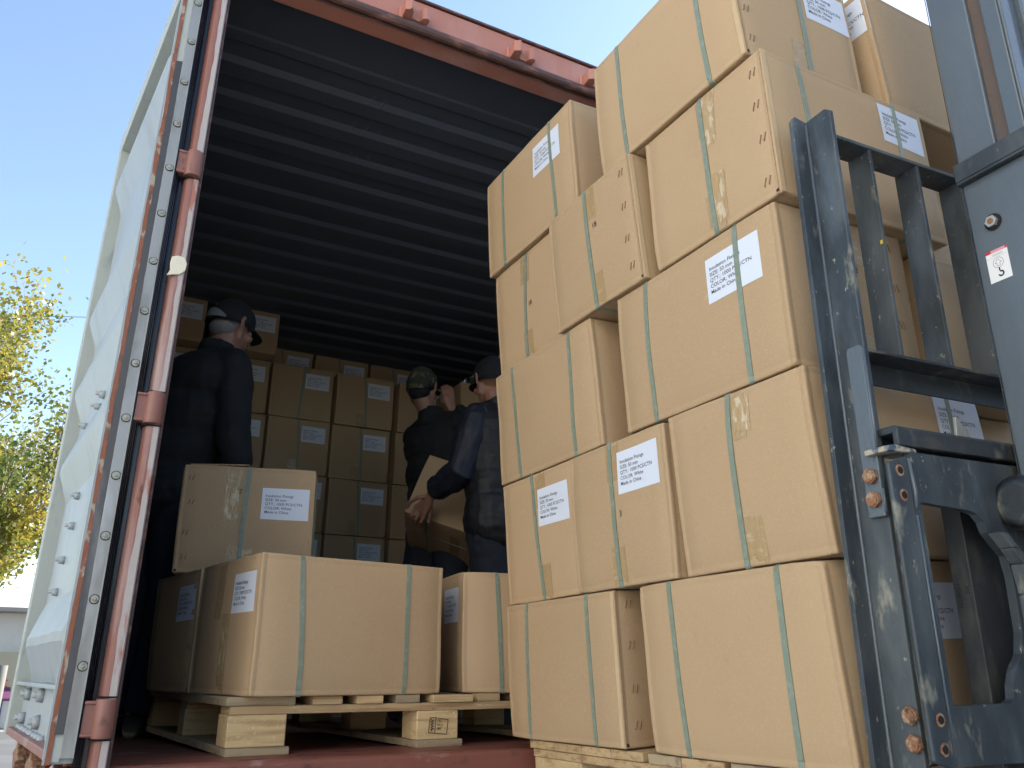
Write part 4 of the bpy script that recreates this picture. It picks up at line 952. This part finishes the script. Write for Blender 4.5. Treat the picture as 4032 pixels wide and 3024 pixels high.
def person(name_label, J, f, fh, hc, tilt, group, cloth, vox=.006, hands=(), lean=0):
    """J: joints in world space"""
    mb = MB(); V_ = Vector; B = head(mb, hc, fh, tilt)
    ch, pv = V_(J['chest']), V_(J['pelvis']); Bf = basis(f); r_ = Bf @ Vector((1, 0, 0)); fwd = Bf @ Vector((0, 1, 0))
    hcv = V_(hc); nb = V_(J['neck'])
    mb.tube([nb-V_((0, 0, .06)), nb, hcv+V_((0, 0, -.05))-(B @ V_((0, .012, 0)))], [.066, .056, .054], 14)
    sp = [pv-V_((0, 0, .08)), pv, pv.lerp(ch, .45), ch-(ch-pv)*.0, ch+(nb-ch)*.6]
    # torso as stacked ellipsoids along the spine (wide axis across the shoulders)
    def ell(c, rx, ry, rz): mb.ball(c, (rx, ry, rz), 18, 0, Bf)
    ell(pv, .155, .105, .13); ell(pv.lerp(ch, .35), .140, .095, .16); ell(pv.lerp(ch, .7), .150, .105, .17); ell(ch, .165, .110, .15)
    for s_, S_ in ((-1, 'L'), (1, 'R')):
        sh, el, wr = V_(J['sh'+S_]), V_(J['el'+S_]), V_(J['wr'+S_])
        mb.tube([nb-V_((0, 0, .045)), sh], [.052, .056], 12); mb.ball(sh, .058, 12)
        mb.tube([sh, sh.lerp(el, .5), el, el.lerp(wr, .35), wr], [.052, .044, .038, .040, .026], 12)
        hp, kn, an = pv+r_*s_*.088-V_((0, 0, .05)), V_(J['kn'+S_]), V_(J['an'+S_])
        mb.tube([hp, hp.lerp(kn, .5), kn, kn.lerp(an, .35), an], [.088, .072, .054, .056, .038], 14)
        mb.tube([an, an+fwd*.12-V_((0, 0, .05)), an+fwd*.17-V_((0, 0, .06))], [.036, .032, .022], 10)
    for h_ in hands: h_(mb)
    body = finish(mb, 'person', skin, vox, None, None, 2); tag(body, name_label, 'person', group)
    eyes(hc, fh, tilt, body)
    # upper garment
    up_m, sl_m, tr_m = cloth
    jb = MB()
    def jell(c, rx, ry, rz): jb.ball(c, (rx, ry, rz), 20, 0, Bf)
    jell(pv+V_((0, 0, -.05)), .205, .160, .15); jell(pv+V_((0, 0, .0)), .200, .155, .14); jell(pv.lerp(ch, .3), .195, .148, .17); jell(pv.lerp(ch, .65), .200, .150, .18); jell(ch, .205, .150, .160)
    jb.tube([nb-V_((0, 0, .05)), nb+V_((0, 0, .035))+(hcv-nb)*.12], [.082, .070], 14)
    arms = MB() if sl_m is not up_m else jb
    for s_, S_ in ((-1, 'L'), (1, 'R')):
        sh, el, wr = V_(J['sh'+S_]), V_(J['el'+S_]), V_(J['wr'+S_])
        jb.tube([nb-V_((0, 0, .04)), sh-(sh-nb)*.04], [.072, .074 if sl_m is up_m else .070], 14)
        if sl_m is up_m: jb.ball(sh, .076, 14)
        w2 = wr+(el-wr).normalized()*.012
        arms.ball(sh, .068, 14)
        arms.tube([sh, sh.lerp(el, .35), sh.lerp(el, .75), el, el.lerp(wr, .3), el.lerp(wr, .62), el.lerp(wr, .8), w2], [.072, .078, .070, .070, .072, .060, .062, .042], 16)
        arms.ball(el, .063, 14)
    j = finish(jb, 'jacket' if sl_m is up_m else 'quilted_vest', up_m, vox*1.15, body, (.10, .020), 2)
    if arms is not jb: finish(arms, 'sleeves', sl_m, vox, body, (.09, .020), 2)
    tb = MB(); tb.ball(pv-V_((0, 0, .05)), (.165, .125, .13), 18, 0, Bf)
    for s_, S_ in ((-1, 'L'), (1, 'R')):
        hp, kn, an = pv+r_*s_*.090-V_((0, 0, .06)), V_(J['kn'+S_]), V_(J['an'+S_])
        tb.tube([hp, hp.lerp(kn, .5), kn, kn.lerp(an, .5), an+V_((0, 0, .01))], [.108, .096, .080, .074, .068], 16)
    finish(tb, 'trousers', tr_m, vox*1.3, body, (.12, .022), 2)
    sb = MB()
    for s_, S_ in ((-1, 'L'), (1, 'R')):
        an = V_(J['an'+S_]); sb.tube([an-fwd*.05-V_((0, 0, .035)), an+fwd*.05-V_((0, 0, .04)), an+fwd*.14-V_((0, 0, .052)), an+fwd*.185-V_((0, 0, .058))], [.046, .048, .042, .026], 12)
    finish(sb, 'shoes', shoe, .008, body, None, 1)
    return body, B
def cap(parent, hc, B, m, opening=False, brim=True, hair=None, tiltb=0, name='cap'):
    c = Vector(hc); mb = MB(); n, h = 28, 8; vs = []; fs = []
    def P(x, y, z): return c+B @ Vector((x, y, z))
    for i in range(h+1):
        ph = PI/2*i/h
        for j in range(n):
            th = 2*PI*j/n; bk = .012*math.sin(th)
            x, y = .086*math.cos(th)*math.sin(ph) , -.006+.104*math.sin(th)*math.sin(ph)
            z = .018+.108*math.cos(ph)-(.004 if i == h else 0); vs.append(P(x, y, z+.012*math.sin(th)*(1 if i > 4 else 0)))
    for j in range(n):
        th = 2*PI*j/n; vs.append(P(.084*math.cos(th), -.006+.102*math.sin(th), -.012+.020*math.sin(th)))
    for i in range(h+1):
        for j in range(n): fs.append((i*n+j, (i+1)*n+j, (i+1)*n+(j+1) % n, i*n+(j+1) % n))
    mb.add(vs, fs, 0, True)
    o = mb.build(name, m); o.parent = parent
    sd_ = o.modifiers.new('thick', 'SOLIDIFY'); sd_.thickness = .003
    if brim:
        vs = []; n2 = 14
        for i in range(4):
            for j in range(n2+1):
                th = R(25)+R(130)*j/n2; e = i/3; rr = .098+.060*e*math.sin((th-R(25))/R(130)*PI)**.7
                vs.append(P(.80*rr*math.cos(th), -.006+rr*math.sin(th), (.014-.012*e*e-.012*abs(math.cos(th))*e)))
        b = MB().add(vs, [(i*(n2+1)+j, i*(n2+1)+j+1, (i+1)*(n2+1)+j+1, (i+1)*(n2+1)+j) for i in range(3) for j in range(n2)], 0, True).build('visor', m)
        b.parent = o; q = b.modifiers.new('thick', 'SOLIDIFY'); q.thickness = .004
    if opening:      # grey hair in the strap opening at the back
        vs = []; k = 12
        for i in range(k+1):
            a = R(270)+R(-46)+R(92)*i/k; zt = -.014+.036*math.sin(PI*i/k)
            for z, rr in ((-.024, 1.09), (zt, 1.09)): vs.append(P(.0865*rr*math.cos(a), -.006+.1045*rr*math.sin(a)*(1.0 if z < .05 else .985), z))
        q = MB().add(vs, [(2*i, 2*i+1, 2*i+3, 2*i+2) for i in range(k)], 0, True).build('cap_opening', hair); q.parent = o
    return o
def hairshell(parent, hc, B, m):
    c = Vector(hc); mb = MB(); mb.ball(c+B @ Vector((0, -.012, .018)), (.0785, .086, .070), 24, 0, B); mb.ball(c+B @ Vector((0, -.040, -.030)), (.062, .055, .050), 18, 0, B)
    o = mb.build('hair', m); o.parent = parent; return o
G = 'men loading cartons inside the container'
# man 1, leaning on the crooked carton at the left
f1 = (.78, .62)
J1 = dict(chest=(.345, 3.43, 1.115), neck=(.385, 3.44, 1.265), pelvis=(.265, 3.45, .70), shL=(.255, 3.60, 1.20), shR=(.445, 3.31, 1.185), elL=(.35, 3.72, .95), wrL=(.50, 3.70, .75),
          elR=(.462, 3.26, .915), wrR=(.492, 3.20, .725), knL=(.22, 3.55, .24), knR=(.33, 3.42, .24), anL=(.19, 3.58, -.15), anR=(.30, 3.44, -.15))
def h1a(mb): auto_hand(mb, (.492, 3.20, .725), (.51, 3.155, .680), (-.1, -.3, .9), .12, 1)
def h1b(mb): auto_hand(mb, (.50, 3.70, .75), (.56, 3.69, .68), (.6, 0, .8), .4, -1)
b1, B1 = person('man in a black jacket and black baseball cap leaning on the crooked carton', J1, f1, (.86, .50), (.437, 3.45, 1.412), R(14), G, (blk, blk, trou), .006, (h1a, h1b))
hairshell(b1, (.437, 3.45, 1.412), B1, hairg); cap(b1, (.437, 3.45, 1.412), B1, capm, True, True, hairg)
# man 3 (right, vest), holding the tilted carton
f3 = (-.30, .95)
H3 = (1.650, 3.36, 1.335)
J3 = dict(chest=(1.685, 3.36, 1.05), neck=(1.69, 3.36, 1.195), pelvis=(1.700, 3.33, .70), shL=(1.548, 3.31, 1.125), shR=(1.89, 3.41, 1.12), elL=(1.478, 3.31, .860), wrL=(1.428, 3.52, .795),
          elR=(1.98, 3.44, .85), wrR=(1.93, 3.60, .72), knL=(1.70, 3.40, .26), knR=(1.88, 3.36, .26), anL=(1.69, 3.33, -.13), anR=(1.88, 3.30, -.13))
def h3(mb):
    wr = Vector((1.428, 3.52, .795))
    mc = [Vector(p) for p in ((1.388, 3.625, .742), (1.404, 3.612, .722), (1.424, 3.600, .706), (1.448, 3.590, .700))]
    mb.tube([wr+Vector((.01, -.03, .012)), wr, wr.lerp((mc[1]+mc[2])/2, .5), (mc[1]+mc[2])/2], [(.026, .020), (.026, .020), (.033, .018), (.036, .016)], 14)
    tips = [((1.374, 3.640, .706), (1.386, 3.672, .684)), ((1.392, 3.630, .684), (1.404, 3.664, .664)), ((1.415, 3.618, .672), (1.428, 3.652, .654)), ((1.448, 3.606, .672), (1.462, 3.636, .656))]
    for m_, (a, b) in zip(mc, tips):
        finger(mb, [wr.lerp(m_, .55), m_, a, b], .0100, .0080); mb.ball(m_+Vector((0, -.004, .003)), .0112, 10)
    finger(mb, [wr.lerp(mc[0], .25), (1.376, 3.570, .776), (1.352, 3.612, .758), (1.350, 3.640, .738)], .0115, .0090)
def h3b(mb): auto_hand(mb, (1.93, 3.60, .72), (1.92, 3.66, .66), (1, 0, .2), .7, 1)
b3, B3 = person('man in a dark quilted vest holding a tilted carton beside the tall stack', J3, f3, (-.02, 1.0), H3, R(6), G, (vestm, navy, trou), .0052, (h3, h3b))
cap(b3, H3, B3, capm, False, True, None)
o = MB().box(-.006, .006, -.001, .001, -.028, .028).build('pocket_tissue', mat('tissue', (.55, .62, .66), .7)); o.matrix_world = Matrix.Translation((1.578, 3.245, .775)) @ Matrix.Rotation(R(-12), 4, 'Y'); o.parent = b3; o.matrix_parent_inverse = b3.matrix_world.inverted()
# man 2, camouflage cap, arms raised
f2 = (.80, .60); H2 = (1.560, 4.05, 1.495)
J2 = dict(chest=(1.67, 4.06, 1.17), neck=(1.62, 4.05, 1.335), pelvis=(1.70, 4.05, .80), shL=(1.60, 4.24, 1.26), shR=(1.72, 3.93, 1.28), elL=(1.80, 4.36, 1.06), wrL=(1.95, 4.30, 1.02),
          elR=(1.90, 4.08, 1.33), wrR=(1.760, 4.10, 1.42), knL=(1.60, 4.15, .30), knR=(1.70, 4.00, .30), anL=(1.56, 4.18, -.15), anR=(1.68, 3.96, -.15))
def h2a(mb): auto_hand(mb, (1.760, 4.10, 1.42), (1.742, 4.10, 1.495), (-.3, -.95, .1), .15, -1)
def h2b(mb): auto_hand(mb, (1.95, 4.30, 1.02), (2.02, 4.30, 1.02), (-.2, -.7, .5), .3, 1)
b2, B2 = person('man in a camouflage cap with his back turned and one hand raised', J2, f2, (.70, .71), H2, 0, G, (blk, blk, trou), .0065, (h2a, h2b))
hairshell(b2, H2, B2, capm); cap(b2, H2, B2, camo, False, True, None, name='camouflage_cap')
# the tilted carton man 3 holds
Rh = Matrix(((.817, .4, .415), (-.478, .873, .1), (-.322, -.28, .904)))
HM = Matrix.Translation((1.668, 3.800, .598)) @ Rh.to_4x4()
carton(HM, .53, .397, .345, 41, 'carton held tilted by the man in the vest, dark underside showing', 'h', tapes=[('bot', 0, -.1, .1)], bulge=.002)
